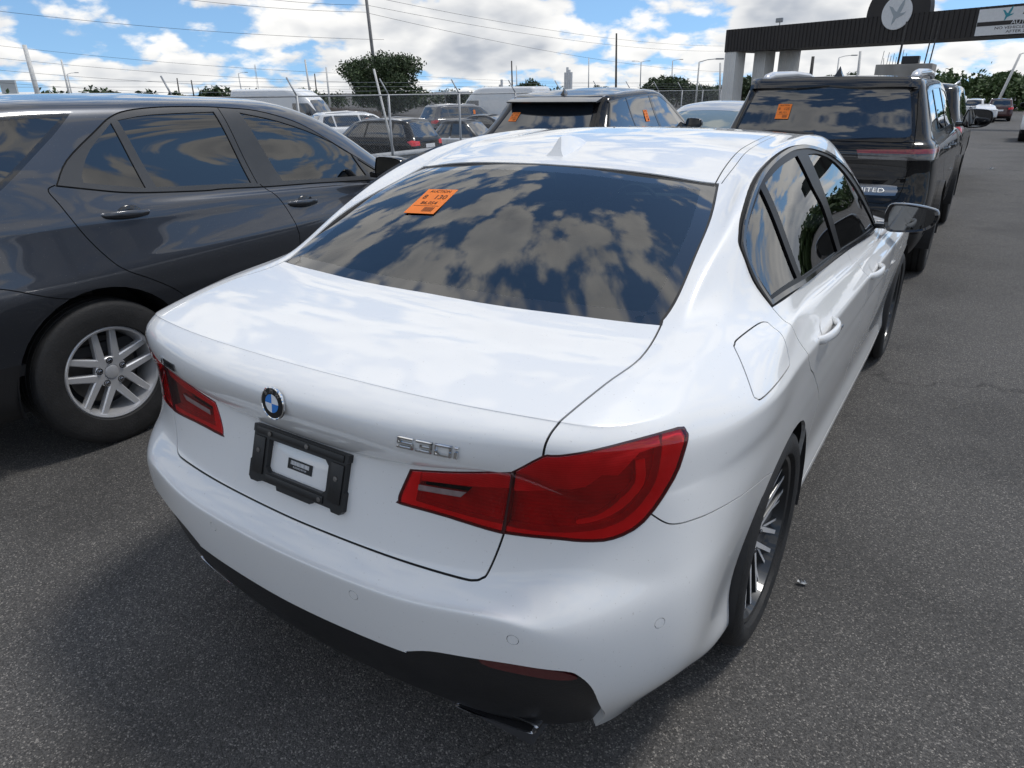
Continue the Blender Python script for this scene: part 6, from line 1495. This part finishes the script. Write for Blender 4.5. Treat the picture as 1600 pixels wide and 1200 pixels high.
    rs = random.Random(8)
    for lab, grp, lst, mt, base in (('%s tree from the left in the distant tree line around the oak','tree line beyond the lower lot',[(-128.4, 108.0, 2.54), (-118.7, 103.9, 3.0), (-108.9, 99.9, 2.6), (-106.8, 102.1, 2.57), (-92.8, 114.9, 1.91), (-84.2, 108.9, 2.37), (-82.6, 110.2, 2.89), (-80.5, 111.7, 2.21), (-84.2, 121.3, 2.97), (-81.8, 123.0, 3.41), (-73.9, 116.2, 4.2), (-69.7, 112.9, 5.26), (-70.6, 118.2, 4.16), (-78.0, 137.1, 2.85), (-80.2, 147.3, 2.44), (-66.2, 132.0, 4.15), (-48.5, 118.1, 4.43), (-45.0, 114.2, 5.28), (-43.1, 114.9, 5.07), (-43.1, 120.3, 4.16), (-42.8, 125.7, 3.79), (-42.3, 131.1, 3.6)],'leaf_dark',0),
        ('%s tiny far tree from the left above the grey SUV roof','far trees at the left',[(-180.6, 81.4, 2.69), (-179.4, 83.9, 3.06), (-178.4, 86.0, 2.63), (-165.2, 89.6, 3.45), (-164.1, 91.6, 3.95), (-163.2, 93.3, 3.41)],'leaf_dark',1),
        ('%s dark tree from the left seen below the gate beam','trees behind the gate',[(-32.3, 113.3, 4.48), (-30.7, 113.7, 4.98), (-29.1, 114.2, 5.47), (-28.8, 119.4, 4.66), (-23.6, 125.7, 4.9), (-18.4, 121.5, 5.44), (-17.5, 126.7, 4.52)],'leaf_dark',2),
        ('%s green tree from the left in the thicket behind the far cars','trees at the right edge',[(-6.8, 112.8, 4.46), (-5.8, 109.8, 4.99), (-5.0, 115.9, 4.0), (-3.7, 113.0, 3.95), (-2.8, 116.0, 4.19), (-1.6, 113.0, 4.06), (-0.8, 116.0, 4.54), (0.2, 110.1, 4.56), (1.1, 110.1, 4.83), (2.0, 108.1, 4.98), (3.2, 110.0, 4.78), (4.4, 110.0, 4.47)],'leaf_mid',3)):
        for i, (x, y, h) in enumerate(lst): place_tree(pr[base if base in (1,3) else rs.choice((0,2))], (x,y,-1.05), rs.uniform(0,6.28), max(.35,h/6.3), mt, 'tree', lab % ORD[i], grp)
    rs = np.random.RandomState(5)
    def thicket(name, p0, p1, n, hgt, leafs, mat, label, leaf=.26):
        P0 = np.array(p0); P1 = np.array(p1); cl = []
        for i in range(n):
            q = P0+(P1-P0)*(i+rs.uniform(0,1))/n; h = hgt*rs.uniform(.7,1.2); cl.append((q[0]+rs.normal()*1.5, q[1]+rs.normal()*1.5, -1.05+h*.5, h*.9, h*.9, h*.62))
        me = crown_mesh(name, cl, leafs, leaf, 9); me.materials.append(M[mat]); o = link(bpy.data.objects.new(name, me)); tag(o, label, 'bushes', kind='stuff')
    thicket('undergrowth', (-112,98), (-56,135), 40, 2.6, 9000, 'leaf_dark', 'dense dark undergrowth below the distant tree line')
    thicket('undergrowth', (-56,135), (-22,118), 22, 2.6, 6000, 'leaf_dark', 'dense undergrowth below the trees behind the gate')
    thicket('undergrowth', (-9,106), (14,102), 22, 3.4, 7000, 'leaf_mid', 'dense green undergrowth behind the far cars')
    thicket('undergrowth', (14,102), (130,70), 44, 3.6, 9000, 'leaf_mid', 'green undergrowth closing the far side of the lot', .55); thicket('undergrowth', (-112,98), (-190,30), 36, 3.0, 8000, 'leaf_dark', 'dark undergrowth along the horizon at the far left', .5)
    # ---- gate
    A = Vector((-18.2,59.0,0)); u = Vector((.9275,-.3738,0)); nb = Vector((.3738,.9275,0)); Z = Vector((0,0,1)); LG = 31.0
    def gp(s_, back, z): return A+u*s_+nb*back+Z*z
    T = empty('entrance_gate', A+Z*-1.05, 0, 'dark brown ribbed gate beam on white columns with round bird sign', 'gate'); off = A+Z*-1.05
    def rel(v): return v-off
    V = []; F = []; s_ = 0.0; xs = []
    while s_ < LG: xs += [(s_,0),(s_+.20,0),(s_+.225,-.05),(s_+.275,-.05)]; s_ += .30
    for s_, bk in xs: V += [rel(gp(s_,bk,4.3)), rel(gp(s_,bk,5.9))]
    F = [(2*i,2*i+2,2*i+3,2*i+1) for i in range(len(xs)-1)]; mesh_obj('front_fascia', V, F, M['brown_sheet'], T, False)
    for nm, s0, s1, b0, b1, z0, z1 in (('soffit',.02,LG,.02,3.6,4.32,4.42),('roof_deck',-.02,LG,.06,3.7,5.80,5.88),('rear_fascia',0,LG,3.62,3.72,4.3,5.86),('end_fascia',-.03,.0,0,3.7,4.3,5.88)):
        V = [rel(gp(a,b,c)) for c in (z0,z1) for b in (b0,b1) for a in (s0,s1)]; mesh_obj(nm, V, [(0,2,3,1),(4,5,7,6),(0,1,5,4),(2,6,7,3),(0,4,6,2),(1,3,7,5)], M['brown_sheet'], T, False)
    for s0, b0 in ((0.05,.05),(1.75,1.5),(3.25,2.6),(25.5,.3)):
        pts = []; n = 6
        V = []; F = []; ring = []
        for side in range(4):
            for i in range(n):
                for f, d in ((i/n,0),(i/n+.10,0),(i/n+.11,.03),((i+1)/n-.01,.03)):
                    x = f*1.1
                    ring.append([(x,-d),(1.1+d,x),(1.1-x,1.1+d),(-d,1.1-x)][side])
        m_ = len(ring)
        for z in (-1.06,4.31): V += [rel(gp(s0+a,b0+b,z)) for a,b in ring]
        F = [(i,(i+1)%m_,m_+(i+1)%m_,m_+i) for i in range(m_)]; mesh_obj('column', V, F, M['white_sheet'], T, False)
    # round sign
    fr = Matrix((u, Z, -nb)).transposed().to_4x4()
    def fmx(s_, z, out): m_ = fr.copy(); m_.translation = rel(gp(s_,-out,z)); return m_
    cx = 13.55; cz = 6.0
    pts = [(2.05*math.cos(a),2.05*math.sin(a)) for a in [math.pi*i/28 for i in range(29)]]+[(-2.05,-.14),(2.05,-.14)]
    sg_ = MB().prism([(x,y) for x,y in pts], -.5, 0, fmx(cx,cz,.02)).build('sign_arch', M['brown_sheet'], T)
    dsc = MB().lathe([(0,.98),(.06,.98),(.07,.93),(.07,0)], n=40, axis='z'); mx_ = fmx(cx,cz,.03); dsc.V = [mx_ @ Vector(v) for v in dsc.V]; dsc.build('sign_disc', M['sign_white'], sg_)
    bird = [(-.55,.42),(-.30,.34),(-.12,.12),(.02,.05),(.12,.30),(.30,.62),(.44,.75),(.40,.40),(.30,.10),(.22,-.05),(.50,-.02),(.62,.04),(.48,-.14),(.20,-.26),(.02,-.34),(-.10,-.55),(-.22,-.70),(-.20,-.45),(-.16,-.20),(-.30,.02)]
    MB().prism(bird, .071, .085, fmx(cx,cz,.03)).build('sign_bird', M['sign_grey'], sg_)
    # banner
    b0 = 18.55; bw_ = 6.6; bz = 5.08; bn = MB().prism([(0,-.72),(bw_,-.72),(bw_,.68),(0,.68)], 0, .03, fmx(b0,bz,.08)).build('banner', M['sign_white'], T)
    tm = lambda x, y: fmx(b0,bz,.115) @ Matrix.Translation((x,y,0))
    MB().prism([(x*.52,y*.52) for x,y in bird], 0, .01, tm(1.55,.35)).build('banner_bird', M['sign_teal'], bn)
    text_obj('banner_print', 'ADESA', .50, M['ink'], bn, tm(3.2,.42), .004, xs=1.15); text_obj('banner_print', 'TAMPA', .20, M['sign_teal'], bn, tm(3.2,.12), .004, xs=1.2)
    MB().prism([(.02,-.22),(bw_-.02,-.22),(bw_-.02,.0),(.02,.0)], 0, .006, tm(0,0)).build('banner_stripe', M['brown_sheet'], bn)
    text_obj('banner_print', 'AUTO AUCTION', .30, M['sign_white'], bn, tm(3.2,-.11) @ Matrix.Translation((0,0,.008)), .003, xs=1.2)
    text_obj('banner_print', 'NO VEHICLES WILL BE CHECKED IN', .205, M['ink'], bn, tm(3.25,-.37), .003, xs=1.35); text_obj('banner_print', 'AFTER 2PM ON SALE DAY', .205, M['ink'], bn, tm(3.25,-.58), .003, xs=1.35)
    # flood light on the beam
    fl = MB().tube([rel(gp(4.6,.3,5.88)), rel(gp(4.6,.3,6.25))], .04, 6); fl.bbox(-.28,.28,-.15,.15,0,.16,.04, mat=fmx(4.6,6.25,-.3)); fl.build('flood_light', M['grey_metal'], T)
    # ---- concrete booth under the beam
    bx, by = -4.15, 37.6; T = empty('concrete_booth', (bx,by,-.4), 0, 'weathered concrete block pier with rods and a dark box on top', 'booth')
    MB().bbox(0,2.35,0,2.4,-.2,3.0,.04).build('block', M['concrete'], T, ang=40); MB().bbox(1.05,1.75,.1,.8,3.0,3.33,.03).build('dark_box', M['black_plastic'], T)
    rs = random.Random(2)
    for i in range(9):
        x = .2+i*.12; MB().tube([(x,.15,2.95),(x+rs.uniform(-.05,.05),.15,3.25+rs.uniform(0,.35))], .014, 5).build('rod', M['grey_metal'], T)
    for x in (.88,2.0,2.2): MB().tube([(x,.1,2.2 if x < 1 else 3.0),(x+.1,.1,4.75)], .05 if x < 1 else .03, 6).build('stay', M['dark_wood'], T)
    # ---- grey warehouse at the far left, canopy, white panels
    T = empty('warehouse', (-196,74,-1.05), R(60), 'low grey warehouse roof with a vent block at the far left', 'building')
    MB().box(-30,30,0,24,0,2.6).build('wall', M['grey_sheet'], T); MB().add([(-30.4,-.4,2.6),(30.4,-.4,2.6),(30.4,12,3.6),(-30.4,12,3.6),(30.4,24.4,2.6),(-30.4,24.4,2.6)], [(0,1,2,3),(3,2,4,5)]).build('roof', M['white_sheet'], T); MB().box(7,10,4,7,3.0,6.2).build('vent_block', M['grey_sheet'], T)
    c = at_c = (-83.6,108.2,-1.05); T = empty('shade_canopy', c, R(-35), 'flat white shade canopy between the oak and the tree line', 'canopy')
    MB().box(-4.2,4.2,-2,2,2.45,2.7).build('roof', M['sign_white'], T)
    for x in (-3.8,3.8): MB().box(x-.1,x+.1,-.1,.1,0,2.45).build('post', M['white_pole'], T)
    for lab, x, y, z, n in (('cluster of tall white pipes above the tree line',-55.6,100.4,4.5,4),('pair of short white pipes left of the tall cluster',-64.0,95.0,2.9,2)):
        T = empty('pipe_cluster', (x,y,-1.05), R(-25), lab, 'pipes')
        for i in range(n): MB().tube([(i*.5,0,0),(i*.5,0,z+1.05+.35*((i*5)%3-1))], .2, 8).build('pipe', M['sign_white'], T)
M['brown_sheet'] = pmat('brown_sheet', (.020,.016,.014), .55, var=.2, scale=.8); M['white_sheet'] = pmat('white_sheet', (.72,.71,.68), .6, var=.1, scale=.6); M['sign_white'] = pmat('sign_white', (.72,.72,.71), .5, var=.05)
M['sign_grey'] = pmat('sign_grey', (.36,.40,.42), .5); M['sign_teal'] = pmat('sign_teal', (.03,.27,.33), .5); M['concrete'] = pmat('concrete', (.27,.255,.23), .85, var=.25, scale=1.2, bump=.3, bscale=8); M['grey_sheet'] = pmat('grey_sheet', (.30,.32,.33), .6, var=.1)
M['silver_dark'] = paint_mat('silver_dark', (.10,.10,.105), dust=.03); M['silver_car'] = paint_mat('silver_car', (.45,.46,.47), dust=.03, metal=.3); M['maroon_paint'] = paint_mat('maroon_paint', (.05,.008,.01), dust=.03)
M['screen_green'] = pmat('screen_green', (.16,.20,.19), .02, coat=1.0, spec=.9)
M['galv'] = pmat('galv', (.33,.34,.35), .5, metal=.4, var=.15); M['white_pole'] = pmat('white_pole', (.62,.61,.58), .7, var=.15); M['dark_wood'] = pmat('dark_wood', (.06,.055,.05), .85, var=.2)
M['grey_wood'] = pmat('grey_wood', (.24,.23,.22), .8, var=.2, scale=2); M['grey_metal'] = pmat('grey_metal', (.30,.31,.32), .5, metal=.5); M['wood'] = pmat('wood', (.17,.13,.10), .85, var=.3, scale=1.5)
build_background()
build_sedan()
build_grey_suv((-3.07,-.324,0))
build_black_suv((-.03,5.72,0))
build_floating_suv((-3.76,7.2,0))
